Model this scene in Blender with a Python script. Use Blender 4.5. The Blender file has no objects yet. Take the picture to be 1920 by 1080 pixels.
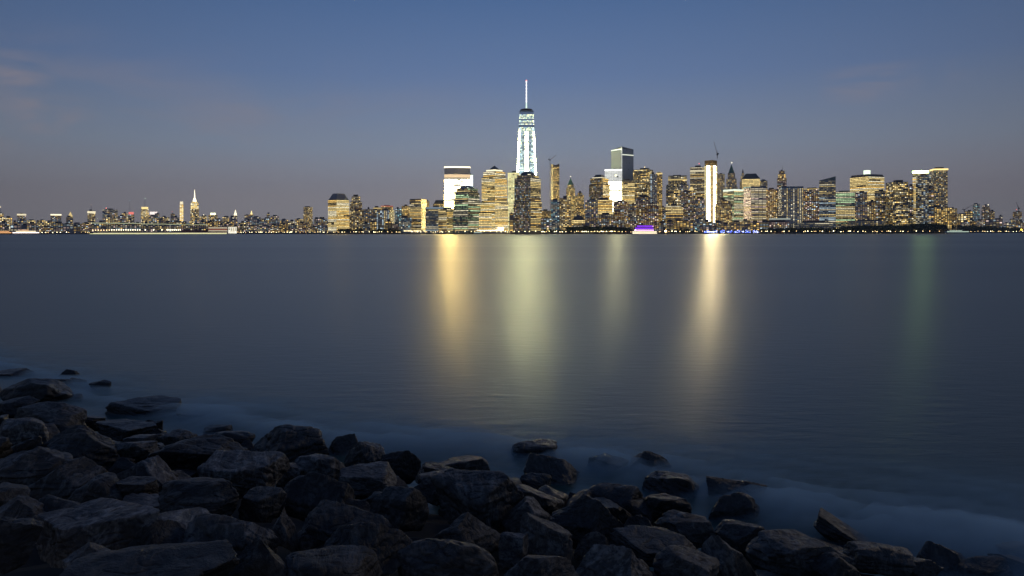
import bpy, bmesh, math, random
import numpy as np
from mathutils import Vector, Matrix, noise
random.seed(11)
R = math.radians
sc = bpy.context.scene
COL = sc.collection

# ------------------------------------------------------------------ camera
F = 1280.0                 # focal length in photo pixels (1920 wide)
CAMH = 3.5                 # metres above the water
ROLL = 0.0012
HAZE = True
cam_d = bpy.data.cameras.new('camera'); cam = bpy.data.objects.new('camera', cam_d); COL.objects.link(cam)
cam_d.sensor_width = 36; cam_d.lens = 24
cam_d.shift_y = -(540 - 436) / 1920.0
cam_d.clip_start = 0.1; cam_d.clip_end = 60000
cam.location = (0, 0, CAMH)
cam.rotation_mode = 'XYZ'
cam.matrix_world = Matrix.Translation((0, 0, CAMH)) @ Matrix.Rotation(R(90), 4, 'X') @ Matrix.Rotation(-ROLL, 4, 'Z')
sc.camera = cam

# ------------------------------------------------------------------ sky
sc.view_settings.view_transform = 'Standard'; sc.view_settings.look = 'None'
sc.view_settings.exposure = 0.0; sc.view_settings.gamma = 1.0; sc.view_settings.use_curve_mapping = False
sc.cycles.use_denoising = True
sc.cycles.max_bounces = 6; sc.cycles.diffuse_bounces = 3; sc.cycles.glossy_bounces = 3; sc.cycles.volume_bounces = 1
sc.cycles.sample_clamp_indirect = 40.0
w = bpy.data.worlds.new('World'); sc.world = w; w.use_nodes = True
wt = w.node_tree; wn = wt.nodes; wl = wt.links
wn.clear()
class G:
    """tiny node builder"""
    def __init__(s, t): s.t = t; s.n = t.nodes; s.l = t.links
    def node(s, ty, **kw):
        n = s.n.new(ty)
        for k, v in kw.items(): setattr(n, k, v)
        return n
    def put(s, a, sock):
        if a is None: return
        if hasattr(a, 'is_output'): s.l.new(a, sock)
        else: sock.default_value = a
    def math(s, op, a, b=None, c=None, clamp=False):
        n = s.node('ShaderNodeMath', operation=op, use_clamp=clamp)
        s.put(a, n.inputs[0]); s.put(b, n.inputs[1]); s.put(c, n.inputs[2]); return n.outputs[0]
    def vmath(s, op, a, b=None):
        n = s.node('ShaderNodeVectorMath', operation=op); s.put(a, n.inputs[0]); s.put(b, n.inputs[1]); return n.outputs[0]
    def mix(s, f, a, b, mode='MIX'):
        n = s.node('ShaderNodeMix', data_type='RGBA', blend_type=mode)
        s.put(f, n.inputs[0]); s.put(a, n.inputs[6]); s.put(b, n.inputs[7]); return n.outputs[2]
    def ramp(s, f, stops, interp='LINEAR'):
        n = s.node('ShaderNodeValToRGB'); n.color_ramp.interpolation = interp
        e = n.color_ramp.elements
        while len(e) < len(stops): e.new(0.5)
        for i, (p, c) in enumerate(stops):
            e[i].position = p; e[i].color = (c[0], c[1], c[2], 1) if hasattr(c, '__len__') else (c, c, c, 1)
        s.put(f, n.inputs[0]); return n.outputs[0]
    def noise(s, vec, scale, detail=3, rough=0.5, dist=0.0):
        n = s.node('ShaderNodeTexNoise'); s.put(vec, n.inputs['Vector'])
        n.inputs['Scale'].default_value = scale; n.inputs['Detail'].default_value = detail
        n.inputs['Roughness'].default_value = rough; n.inputs['Distortion'].default_value = dist
        return n.outputs['Fac']
g = G(wt)
tc = g.node('ShaderNodeTexCoord').outputs['Generated']
sep = g.node('ShaderNodeSeparateXYZ'); g.put(tc, sep.inputs[0]); dx, dy, dz = sep.outputs
zz = g.math('MAXIMUM', dz, 0.0)
sky = g.ramp(zz, [(0.0, (0.292, 0.276, 0.286)), (0.05, (0.272, 0.272, 0.305)), (0.12, (0.205, 0.262, 0.362)),
                  (0.22, (0.104, 0.178, 0.350)), (0.33, (0.054, 0.124, 0.288)), (0.6, (0.026, 0.062, 0.175)), (1.0, (0.016, 0.032, 0.095))])
x2 = g.math('MULTIPLY', dx, dx)
side = g.math('MULTIPLY_ADD', dx, 0.08, 0.85)             # darker towards the right (south)
fall = g.math('SUBTRACT', 1.0, g.math('MULTIPLY', x2, side), clamp=True)
fall = g.math('MAXIMUM', fall, 0.35)
fall = g.math('MULTIPLY', fall, g.math('MULTIPLY_ADD', g.math('MULTIPLY_ADD', dy, 1.4, 0.7, clamp=True), 0.25, 0.75))   # sky behind the camera dimmed to shade the rock fronts
sky = g.mix(1.0, sky, fall, 'MULTIPLY')
# thin dusk clouds: low on the left, a wisp on the right
cv = g.vmath('MULTIPLY', tc, (1.0, 1.0, 3.2))
cn = g.noise(cv, 4.2, 6, 0.55, 0.4)
cm = g.ramp(cn, [(0.44, 0.0), (0.62, 1.0)])
def window(v, a, b, c, d):
    up = g.math('DIVIDE', g.math('SUBTRACT', v, a), b - a, clamp=True)
    dn = g.math('DIVIDE', g.math('SUBTRACT', d, v), d - c, clamp=True)
    return g.math('MULTIPLY', up, dn)
left = g.math('MULTIPLY', window(dx, -0.8, -0.6, -0.32, 0.0), window(dz, 0.06, 0.12, 0.17, 0.26))
right = g.math('MULTIPLY', window(dx, 0.38, 0.44, 0.50, 0.56), window(dz, 0.16, 0.19, 0.195, 0.22))
cm2 = g.ramp(g.noise(g.vmath('MULTIPLY', tc, (1.0, 1.0, 3.6)), 7.5, 6, 0.58, 0.6), [(0.40, 0.0), (0.66, 1.0)])
wisp = g.math('ADD', g.math('MULTIPLY', window(dx, 0.40, 0.455, 0.475, 0.51), window(dz, 0.165, 0.185, 0.195, 0.215)), g.math('ADD', g.math('MULTIPLY', window(dx, -0.60, -0.57, -0.53, -0.50), window(dz, 0.115, 0.13, 0.15, 0.17)), g.math('MULTIPLY', window(dx, -0.66, -0.62, -0.57, -0.545), window(dz, 0.17, 0.185, 0.20, 0.215))))
cl0 = g.math('MULTIPLY', g.math('MULTIPLY', cm2, wisp), 0.8)
cl = g.math('MULTIPLY', cm, g.math('ADD', g.math('MULTIPLY', left, 0.32), g.math('MULTIPLY', right, 0.7)), clamp=True)
cl = g.math('ADD', cl, cl0, clamp=True)
sky = g.mix(cl, sky, (0.25, 0.215, 0.245, 1))
nish = g.node('ShaderNodeTexSky', sky_type='NISHITA', sun_disc=False)
nish.sun_elevation = R(-1.0); nish.sun_rotation = R(200)
bg1 = g.node('ShaderNodeBackground'); g.put(sky, bg1.inputs[0]); bg1.inputs[1].default_value = 1.0
bg2 = g.node('ShaderNodeBackground'); g.put(nish.outputs[0], bg2.inputs[0]); bg2.inputs[1].default_value = 0.05
ad = g.node('ShaderNodeAddShader'); wl.new(bg1.outputs[0], ad.inputs[0]); wl.new(bg2.outputs[0], ad.inputs[1])
wo = g.node('ShaderNodeOutputWorld'); wl.new(ad.outputs[0], wo.inputs[0])

# one very weak warm sun lamp from front right, added as city glow to rim the rocks
sd = bpy.data.lights.new('city_glow_sun', 'SUN'); city_glow_sun = bpy.data.objects.new('city_glow_sun', sd); COL.objects.link(city_glow_sun)
sd.energy = 0.20; sd.angle = R(8); sd.color = (1.0, 0.78, 0.52)
city_glow_sun.rotation_euler = (R(66), 0, R(128))

# ------------------------------------------------------------------ helpers
def link(o): COL.objects.link(o); return o
def tag(o, label=None, cat=None, group=None, kind=None):
    if label: o['label'] = label
    if cat: o['category'] = cat
    if group: o['group'] = group
    if kind: o['kind'] = kind
    return o
def empty(name, loc=(0, 0, 0), rz=0.0):
    o = bpy.data.objects.new(name, None); o.location = loc; o.rotation_euler = (0, 0, rz); o.empty_display_size = 1
    return link(o)
class MB:
    """collects geometry for one mesh"""
    def __init__(s): s.v = []; s.f = []; s.c = []
    def face(s, pts, col=None):
        i = len(s.v); s.v += [tuple(p) for p in pts]; s.f.append(tuple(range(i, i + len(pts)))); s.c.append(col)
    def prism(s, foot, z0, z1, top=None, cap=True):
        top = top or foot; n = len(foot)
        for i in range(n):
            a, b = foot[i], foot[(i + 1) % n]; c, d = top[(i + 1) % n], top[i]
            s.face([(a[0], a[1], z0), (b[0], b[1], z0), (c[0], c[1], z1), (d[0], d[1], z1)])
        if cap: s.face([(p[0], p[1], z1) for p in top])
    def box(s, c, d, rz=0.0):
        cx, cy, cz = c; hx, hy, hz = d[0] / 2, d[1] / 2, d[2] / 2; ca, sa = math.cos(rz), math.sin(rz)
        ft = [(cx + x * ca - y * sa, cy + x * sa + y * ca) for x, y in ((-hx, -hy), (hx, -hy), (hx, hy), (-hx, hy))]
        s.prism(ft, cz - hz, cz + hz); s.face([(p[0], p[1], cz - hz) for p in reversed(ft)])
    def tube(s, a, b, r0, r1, n=6):
        a = Vector(a); b = Vector(b); d = (b - a).normalized()
        u = d.orthogonal().normalized(); v = d.cross(u)
        A = [a + (u * math.cos(k * 2 * math.pi / n) + v * math.sin(k * 2 * math.pi / n)) * r0 for k in range(n)]
        B = [b + (u * math.cos(k * 2 * math.pi / n) + v * math.sin(k * 2 * math.pi / n)) * r1 for k in range(n)]
        for k in range(n): s.face([A[k], A[(k + 1) % n], B[(k + 1) % n], B[k]])
        s.face(B); s.face(list(reversed(A)))
    def ball(s, c, r, sx=1, sy=1, sz=1, n=8, m=5, half=False):
        c = Vector(c); rows = []
        for j in range(m + 1):
            th = (math.pi / 2 if half else math.pi) * j / m
            rows.append([c + Vector((r * sx * math.sin(th) * math.cos(2 * math.pi * k / n), r * sy * math.sin(th) * math.sin(2 * math.pi * k / n), r * sz * math.cos(th))) for k in range(n)])
        for j in range(m):
            for k in range(n):
                s.face([rows[j][k], rows[j + 1][k], rows[j + 1][(k + 1) % n], rows[j][(k + 1) % n]])
    def build(s, name, mat, parent=None, kind=None, origin=None, smooth=False):
        me = bpy.data.meshes.new(name)
        v = s.v
        if origin is not None: v = [(a - origin[0], b - origin[1], c - origin[2]) for a, b, c in v]
        me.from_pydata(v, [], s.f)
        if any(c is not None for c in s.c):
            at = me.attributes.new('glow', 'FLOAT_COLOR', 'CORNER')
            buf = []
            for f, c in zip(s.f, s.c):
                buf += list((c or (0, 0, 0)) + (1.0,)) * len(f)
            at.data.foreach_set('color', buf)
        me.materials.append(mat)
        if smooth: me.polygons.foreach_set('use_smooth', [True] * len(me.polygons))
        o = link(bpy.data.objects.new(name, me))
        if parent is not None: o.parent = parent
        elif origin is not None: o.location = origin
        if kind: o['kind'] = kind
        return o
def newmat(name):
    m = bpy.data.materials.new(name); m.use_nodes = True; m.node_tree.nodes.clear()
    gg = G(m.node_tree); out = gg.node('ShaderNodeOutputMaterial'); return m, gg, out
def principled(gg, out, **kw):
    p = gg.node('ShaderNodeBsdfPrincipled')
    for k, v in kw.items(): gg.put(v, p.inputs[k.replace('_', ' ')])
    gg.l.new(p.outputs[0], out.inputs[0]); return p
_mc = {}
def wallmat(rgb, glass=0.35, fh=3.9):
    """facade: wall with a darker glazing band on every floor and mullions, weathered by noise"""
    k = (rgb, glass, fh)
    if k in _mc: return _mc[k]
    m, gg, out = newmat('facade')
    tcn = gg.node('ShaderNodeTexCoord').outputs['Object']
    sp = gg.node('ShaderNodeSeparateXYZ'); gg.put(tcn, sp.inputs[0])
    fz = gg.math('FRACT', gg.math('DIVIDE', sp.outputs[2], fh))
    hx = gg.math('FRACT', gg.math('DIVIDE', gg.math('ADD', sp.outputs[0], gg.math('MULTIPLY', sp.outputs[1], 0.83)), 3.1))
    win = gg.math('MULTIPLY', gg.math('GREATER_THAN', fz, 0.42), gg.math('GREATER_THAN', hx, 0.28))
    nz = gg.noise(tcn, 0.05, 3)
    base = gg.mix(gg.math('MULTIPLY', nz, 0.8), tuple(min(.8, c * 1.7) for c in rgb) + (1,), tuple(c * 0.9 for c in rgb) + (1,))
    gw = gg.math('MULTIPLY', win, min(1.0, glass * 1.6))
    colr = gg.mix(gw, base, (0.27, 0.30, 0.34, 1))
    principled(gg, out, Base_Color=colr, Roughness=gg.math('MULTIPLY_ADD', gw, -0.5, 0.75), Metallic=gg.math('MULTIPLY', gw, 0.85), Specular_IOR_Level=0.5)
    _mc[k] = m; return m
def plain(name, rgb, rough=0.7, metal=0.0, var=0.35, scale=0.4):
    k = (name, rgb, rough)
    if k in _mc: return _mc[k]
    m, gg, out = newmat(name)
    tcn = gg.node('ShaderNodeTexCoord').outputs['Object']
    nz = gg.noise(tcn, scale, 4)
    c = gg.mix(nz, tuple(x * (1 - var) for x in rgb) + (1,), tuple(x * (1 + var) for x in rgb) + (1,))
    principled(gg, out, Base_Color=c, Roughness=rough, Metallic=metal)
    _mc[k] = m; return m
def emit(name, rgb, s, sample='AUTO'):
    k = (name, rgb, s)
    if k in _mc: return _mc[k]
    m, gg, out = newmat(name)
    e = gg.node('ShaderNodeEmission'); e.inputs[0].default_value = tuple(rgb) + (1,); e.inputs[1].default_value = s
    gg.l.new(e.outputs[0], out.inputs[0]); m.cycles.emission_sampling = sample
    _mc[k] = m; return m
def glowmat(name, sample):
    m, gg, out = newmat(name)
    a = gg.node('ShaderNodeAttribute', attribute_name='glow')
    e = gg.node('ShaderNodeEmission'); gg.l.new(a.outputs['Color'], e.inputs[0]); e.inputs[1].default_value = 1.0
    gg.l.new(e.outputs[0], out.inputs[0]); m.cycles.emission_sampling = sample
    return m
GLOW = glowmat('lit_window', 'NONE'); GLOWB = glowmat('bright_window', 'FRONT')
ROOF = plain('roof_gravel', (0.10, 0.10, 0.11), 0.85)
DARK = plain('dark_metal', (0.05, 0.05, 0.055), 0.5)
COPPER = plain('green_copper', (0.10, 0.26, 0.22), 0.55)
SLATE = plain('blue_slate_roof', (0.07, 0.10, 0.13), 0.4)
STEEL = plain('steel', (0.35, 0.35, 0.36), 0.4, 0.6)
WHITE = plain('white_paint', (0.75, 0.75, 0.74), 0.4, var=0.06)
RED = (1.0, 0.08, 0.05)

def rx(px): return (px - 960) / F
def hor(px): return 436 + ROLL * (960 - px)
def zof(px, y, D): return CAMH + (hor(px) - y) / F * D
def P(px, D): return (rx(px) * D, D)
WARM = (1, .75, .30); GOLD = (1, .63, .17); WHT = (1, .88, .58); COOL = (.75, .93, 1); GRN = (.72, 1, .55); PINK = (1, .74, .62); TEAL = (.5, .95, 1)
PALS = {'slab': [(1, .88, .42), (1, .97, .50)], 'warm': [WARM, WARM, WHT, GOLD], 'gold': [GOLD, GOLD, WARM], 'white': [WHT, WHT, COOL, WARM], 'mix': [WARM, WHT, COOL, PINK, GOLD],
        'green': [GRN, WARM, WHT], 'pink': [PINK, WHT, WARM], 'cool': [COOL, WHT, WHT, TEAL], 'whot': [(1, .70, .22)], 'whot2': [(1, .80, .42)], 'pale': [(.80, 1, .76), (.95, 1, .76), (.7, .9, 1)], 'orange': [(1, .5, .12), GOLD]}
# style: wall colour, mode, palette, lit share, strength, floor height, cell width
ST = {
 'office_gold': dict(wall=(.26, .21, .13), mode='band', pal='warm', p=.97, s=1.05, fh=4.0, cw=4),
 'office_warm': dict(wall=(.24, .22, .20), mode='band', pal='warm', p=.8, s=.75, fh=4.0, cw=4),
 'office_green': dict(wall=(.20, .25, .20), mode='band', pal='green', p=.68, s=.75, fh=4.2, cw=4),
 'office_cool': dict(wall=(.20, .25, .30), mode='band', pal='white', p=.45, s=.5, fh=4.2, cw=4),
 'office_pink': dict(wall=(.40, .34, .40), mode='band', pal='pink', p=.85, s=.5, fh=4.4, cw=9),
 'dark_office': dict(wall=(.035, .035, .045), mode='run', pal='warm', p=.34, s=.9, fh=4.2, cw=4),
 'dark_blue': dict(wall=(.05, .07, .10), mode='run', pal='mix', p=.25, s=.7, fh=4.2, cw=4),
 'brick': dict(wall=(.32, .20, .15), mode='grid', pal='warm', p=.42, s=.95, fh=3.4, cw=4.4),
 'brick_dim': dict(wall=(.28, .19, .15), mode='grid', pal='mix', p=.24, s=.8, fh=3.4, cw=4.4),
 'redbrick': dict(wall=(.34, .16, .13), mode='grid', pal='mix', p=.30, s=.9, fh=3.4, cw=4.6),
 'grey_res': dict(wall=(.36, .35, .37), mode='grid', pal='mix', p=.30, s=.75, fh=3.4, cw=4.6),
 'blue_res': dict(wall=(.22, .27, .34), mode='grid', pal='cool', p=.27, s=.75, fh=3.4, cw=4.6),
 'stone_gold': dict(wall=(.45, .36, .22), mode='grid', pal='gold', p=.72, s=.85, fh=3.8, cw=4.2),
 'stone_grey': dict(wall=(.40, .39, .37), mode='grid', pal='warm', p=.42, s=.6, fh=3.8, cw=4.2),
 'stripe_white': dict(wall=(.38, .38, .42), mode='stripe', pal='white', p=.42, s=.55, fh=3.4, cw=5.5),
 'hot_white': dict(wall=(.4, .38, .33), mode='glow', pal='whot', p=.99, s=50, fh=4.2, cw=5, alt=1),
 'hot_white2': dict(wall=(.4, .38, .33), mode='glow', pal='whot2', p=.99, s=80, fh=4.2, cw=4, alt=2),
 'pavilion': dict(wall=(.4, .38, .33), mode='glow', pal='whot2', p=.95, s=3.5, fh=4.2, cw=5),
 'slab_hot': dict(wall=(.4, .4, .38), mode='glow', pal='slab', p=.97, s=1.0, fh=4.2, cw=5),
 'slab_lit': dict(wall=(.4, .4, .38), mode='glow', pal='slab', p=.97, s=16, fh=4.2, cw=5, alt=3),
 'glass_grid': dict(wall=(.42, .47, .56), mode='grid', pal='mix', p=.55, s=.36, fh=4.0, cw=4),
 'lit_white': dict(wall=(.4, .4, .38), mode='glow', pal='pale', p=.97, s=2.6, fh=4.2, cw=5),
 'glass_dim': dict(wall=(.30, .35, .40), mode='grid', pal='cool', p=.015, s=.04, fh=4.2, cw=4),
 'far_gold': dict(wall=(.36, .28, .18), mode='grid', pal='warm', p=.8, s=1.25, fh=9, cw=9),
 'far_dim': dict(wall=(.26, .24, .24), mode='grid', pal='mix', p=.34, s=.75, fh=9, cw=9),
 'far_hot': dict(wall=(.30, .26, .18), mode='glow', pal='warm', p=.92, s=1.6, fh=9, cw=9),
 'low': dict(wall=(.22, .20, .19), mode='grid', pal='mix', p=.26, s=.8, fh=4, cw=6),
 'low_warm': dict(wall=(.28, .20, .14), mode='grid', pal='gold', p=.40, s=.9, fh=4, cw=6),
}
def patch_windows(mb, bl, br, tl, tr, st, rnd):
    """windows on a wall patch given by its four corners (3D), as quads standing 0.12 m proud"""
    bl, br, tl, tr = map(Vector, (bl, br, tl, tr))
    nrm = (br - bl if (br - bl).length > .1 else tr - tl).cross(tl - bl); nrm.normalize(); off = nrm * 0.12
    H = (tl - bl).length; fh = st['fh']; nf = max(1, int(H / fh)); mode = st['mode']; pal = PALS[st['pal']]; S = st['s']; p = st['p']
    cols = {}; gain = 1.0 if mode == 'glow' else 1.4
    floorp = 1.0
    for i in range(nf):
        t0, t1 = (i + .38) / nf, (i + .92) / nf
        if mode == 'glow': t0, t1 = (i + .10) / nf, (i + .93) / nf
        if mode == 'band': t0 = (i + .45) / nf
        L0, R0, L1, R1 = bl.lerp(tl, t0), br.lerp(tr, t0), bl.lerp(tl, t1), br.lerp(tr, t1)
        wd = (R0 - L0).length; nc = max(1, int(wd / st['cw']))
        if rnd.random() < .3: floorp = rnd.choice([.5, .85, 1.0, 1.0, 1.1, 1.25])
        flc = rnd.choice(pal); fb = rnd.uniform(.7, 1.2); state = rnd.random() < p * floorp
        for j in range(nc):
            g0, g1 = .16, .84
            if mode == 'grid': on = rnd.random() < p * floorp; colr = rnd.choice(pal); b = rnd.choice([.25, .4, .6, .85, 1.25])
            elif mode == 'band':
                if rnd.random() < .12: state = rnd.random() < p * floorp
                on = state; colr = flc; b = fb * rnd.uniform(.6, 1.2); g0, g1 = .06, .94
            elif mode == 'run':
                if rnd.random() < .38: state = rnd.random() < p * floorp
                on = state; colr = rnd.choice(pal); b = rnd.choice([.4, .7, 1, 1.6]); g0, g1 = .12, .88
            elif mode == 'stripe':
                if j not in cols: cols[j] = (rnd.random() < p + .15, rnd.choice(pal))
                on = cols[j][0] and rnd.random() < .85; colr = cols[j][1]; b = rnd.uniform(.35, 1.3)
                if rnd.random() < .06: on = True; b = 2
                g0, g1 = .2, .75
            else:
                on = rnd.random() < p; colr = rnd.choice(pal); b = fb * rnd.uniform(.75, 1.25); g0, g1 = .05, .95; al = st.get('alt', 0)
                if al == 1:   # most floors glare, some only glow softly
                    u = (j + .5) / nc
                    if i % 5 == 1 or rnd.random() < .10 or u < .10 or u > .93: b *= 1.0 / S * rnd.uniform(.7, 1.2); colr = (1, .90, .66)
                if al == 3:   # upper floors softly lit, the lower ones glaring
                    if i / nf > .80 or i % 4 == 1: b = rnd.uniform(.75, 1.0) / S; colr = (.95, .97, .93)
                if al == 2:
                    u = (j + .5) / nc
                    if wd < 18: b *= 1.0 / S; colr = (1, .55, .2)
                    elif u < .36: b *= .9 / S; colr = (1, .86, .42)
                    elif u > .68: b *= .8 / S; colr = (1, .66, .28)
            if not on:  # unlit cells: most get a faint added glow to lift the facade
                if rnd.random() < .22 or S < .05: continue
                b = rnd.choice([.08, .14, .22, .3]); colr = flc
            a, c = (j + g0) / nc, (j + g1) / nc
            q = [L0.lerp(R0, a) + off, L0.lerp(R0, c) + off, L1.lerp(R1, c) + off, L1.lerp(R1, a) + off]
            k = S * b * gain
            mb.face(q, (colr[0] * k, colr[1] * k, colr[2] * k))
def facing(a, b):
    n = (b[1] - a[1], a[0] - b[0]); return n[0] * a[0] + n[1] * a[1] < 0
def foot_corner(x0, xc, x1, D):
    a, b = xc - x0, x1 - xc; t = min(R(72), max(R(18), math.atan2(b, a)))
    phi = math.atan(rx(xc)); u = (math.sin(phi), math.cos(phi)); v = (math.cos(phi), -math.sin(phi))
    Ld = (-math.cos(t) * v[0] + math.sin(t) * u[0], -math.cos(t) * v[1] + math.sin(t) * u[1])
    Rd = (math.sin(t) * v[0] + math.cos(t) * u[0], math.sin(t) * v[1] + math.cos(t) * u[1])
    C = P(xc, D); r0, r1 = rx(x0), rx(x1)
    s = (r0 * C[1] - C[0]) / (Ld[0] - r0 * Ld[1]); r = (r1 * C[1] - C[0]) / (Rd[0] - r1 * Rd[1])
    L = (C[0] + s * Ld[0], C[1] + s * Ld[1]); Rr = (C[0] + r * Rd[0], C[1] + r * Rd[1])
    return [C, Rr, (L[0] + Rr[0] - C[0], L[1] + Rr[1] - C[1]), L]
def foot_front(x0, x1, D, depth=None, curve=0.0):
    xm = (x0 + x1) / 2; phi = math.atan(rx(xm)); u = (math.sin(phi), math.cos(phi)); v = (math.cos(phi), -math.sin(phi))
    Wd = (x1 - x0) / F * D * math.cos(phi); M = P(xm, D); dp = depth or max(12, min(45, Wd * .9))
    q = lambda s, t: (M[0] + v[0] * s + u[0] * t, M[1] + v[1] * s + u[1] * t)
    if curve:
        n = 8; fr = [q(-Wd / 2 + Wd * k / n, curve * Wd * ((2 * k / n - 1) ** 2)) for k in range(n + 1)]
        return fr + [q(Wd / 2, dp + curve * Wd), q(-Wd / 2, dp + curve * Wd)]
    return [q(-Wd / 2, 0), q(Wd / 2, 0), q(Wd / 2, dp), q(-Wd / 2, dp)]
def scaled(ft, k, sh=(0, 0)):
    cx = sum(p[0] for p in ft) / len(ft); cy = sum(p[1] for p in ft) / len(ft)
    return [(cx + (p[0] - cx) * k + sh[0], cy + (p[1] - cy) * k + sh[1]) for p in ft]
GZ = 1.8
n_b = [0]
def lamp_ball(name, c, r, mat, parent, origin): m = MB(); m.ball(c, r, n=6, m=4); return m.build(name, mat, parent, origin=origin)
def building(x0, x1, y, D, style, label, xc=None, cat='tower', name='office_tower', tiers=None, roof=None, crown=None, beacon=None,
             bright=False, curve=0, left=None, base=None, group=None, mech=True, st2=None, parts=True, depth=None):
    """one building: walls, windows, roof parts, all children of one Empty standing on the ground"""
    n_b[0] += 1; rnd = random.Random(n_b[0] * 77 + int(x0))
    st = dict(ST[style]); xm = (x0 + x1) / 2
    ft = foot_corner(x0, xc, x1, D) if xc else foot_front(x0, x1, D, depth, curve)
    cx = sum(p[0] for p in ft) / len(ft); cy = sum(p[1] for p in ft) / len(ft); org = (cx, cy, GZ)
    ztop = zof(xm, y, D)
    # tiers from the ground up: (y of the tier's top, footprint scale)
    T = tiers or [(y, 1.0)]
    root = empty(name, org); tag(root, label, cat, group)
    wall = MB(); win = MB(); z0 = GZ; wmat = wallmat(st['wall'], .5 if st['mode'] != 'grid' else .35)
    last = ft
    for k, (yt, s) in enumerate(T):
        z1 = zof(xm, yt, D); f = scaled(ft, s); wall.prism(f, z0, z1)
        ss = dict(st)
        if st2 and k >= st2[0]: ss = dict(ST[st2[1]])
        for i in range(len(f)):
            if left and xc: ss = dict(ST[left]) if i == 3 else dict(st)
            a, b = f[i], f[(i + 1) % len(f)]
            if facing(a, b) and math.hypot(a[0] - b[0], a[1] - b[1]) > 2.5:
                patch_windows(win, (a[0], a[1], z0 + (5 if k == 0 else 0)), (b[0], b[1], z0 + (5 if k == 0 else 0)), (a[0], a[1], z1 - 1.5), (b[0], b[1], z1 - 1.5), ss, rnd)
        z0 = z1; last = f
    wall.build('wall', wmat, root, origin=org)
    if win.f: win.build('windows', GLOWB if bright else GLOW, root, 'stuff', origin=org)
    tcx = sum(p[0] for p in last) / len(last); tcy = sum(p[1] for p in last) / len(last)
    wtop = math.hypot(last[1][0] - last[0][0], last[1][1] - last[0][1])
    if len(last) > 4: wtop = (x1 - x0) / F * D
    if roof:
        kind, yt, s0, s1, mt = roof; m = MB(); zt = zof(xm, yt, D)
        if kind == 'frustum': m.prism(scaled(last, s0), z0 + .02, zt, scaled(last, s1))
        elif kind == 'dome':
            rr = (x1 - x0) / F * D / 2 * s0; m.ball((tcx, tcy, z0), rr, 1, 1, (zt - z0) / rr, n=16, m=6, half=True)
        elif kind == 'slant':
            f = last; zs = [z0 + (zt - z0) * q for q in s0]
            m.face([(f[i][0], f[i][1], zs[i]) for i in range(4)])
            for i in range(4):
                j = (i + 1) % 4; m.face([(f[i][0], f[i][1], z0), (f[j][0], f[j][1], z0), (f[j][0], f[j][1], zs[j]), (f[i][0], f[i][1], zs[i])])
        m.build('roof', mt, root, origin=org)
    elif mech:
        m = MB(); f = scaled(last, rnd.uniform(.3, .6), (rnd.uniform(-.12, .12) * wtop, 0))
        m.prism(f, z0 + .02, z0 + rnd.uniform(2.5, 6) * (2 if D > 3500 else 1)); m.build('roof_plant', ROOF, root, origin=org)
    if crown:  # lit ring of the top: (y_low, y_high, scale, colour, strength)
        yl, yh, s, cc, cs = crown; m = MB(); f = scaled(last, s); m.prism(f, zof(xm, yl, D), zof(xm, yh, D))
        m.build('lit_crown', emit('crown_light', cc, cs, 'FRONT' if cs > 3 else 'NONE'), root, origin=org)
    if beacon:
        bx, by, cc, cs = beacon; X, _ = P(bx, cy); zb = zof(bx, by, cy); rr = max(.9, D * .0006)
        m = MB(); m.tube((X, cy, z0), (X, cy, zb), rr * .35, rr * .3, 5); m.build('mast', DARK, root, origin=org)
        lamp_ball('beacon', (X, cy, zb), rr, emit('beacon_light', cc, cs, 'NONE'), root, org)
    return root, ft, last, z0, org, (tcx, tcy)
def spire(root, org, c, z0, z1, r0, r1, mat, name='spire', n=8):
    m = MB(); m.tube((c[0], c[1], z0), (c[0], c[1], z1), r0, r1, n); return m.build(name, mat, root, origin=org)
def pane(root, org, name, a, b, z0, z1, mat, off=0.25, th=.3):
    """thin slab on a wall between plan points a and b"""
    d = Vector((b[0] - a[0], b[1] - a[1])); n = Vector((d.y, -d.x)).normalized() * off; m = MB()
    nn = n.normalized() * th
    m.prism([(a[0] + n.x, a[1] + n.y), (b[0] + n.x, b[1] + n.y), (b[0] + n.x - nn.x, b[1] + n.y - nn.y), (a[0] + n.x - nn.x, a[1] + n.y - nn.y)], z0, z1)
    return m.build(name, mat, root, origin=org)

# ------------------------------------------------------------------ setting: water, far land, shore bank
# near shoreline (x, y): where the river meets the rocks, left to right
SL = [(-30, 27), (-12.7, 16.9), (-9.2, 14.2), (-6.0, 12.3), (-3.2, 11.0), (-0.6, 10.6), (1.3, 9.6), (2.9, 8.4), (4.4, 7.1), (5.9, 6.2), (12, 3.2), (30, -6)]
def shore_s(x, y):
    """signed distance inland from the shoreline (positive on land)"""
    best = 1e9; sg = 1
    for (ax, ay), (bx, by) in zip(SL, SL[1:]):
        ux, uy = bx - ax, by - ay; L2 = ux * ux + uy * uy
        t = max(0, min(1, ((x - ax) * ux + (y - ay) * uy) / L2)); qx, qy = ax + ux * t, ay + uy * t
        d = math.hypot(x - qx, y - qy)
        if d < best: best = d; sg = 1 if ux * (y - ay) - uy * (x - ax) < 0 else -1
    return best * sg
def bank(x, y):
    s = shore_s(x, y)
    return -0.05 + (0.235 * s if s > 0 else 0.30 * s) if s < 7 else -0.05 + 0.235 * 7
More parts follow.
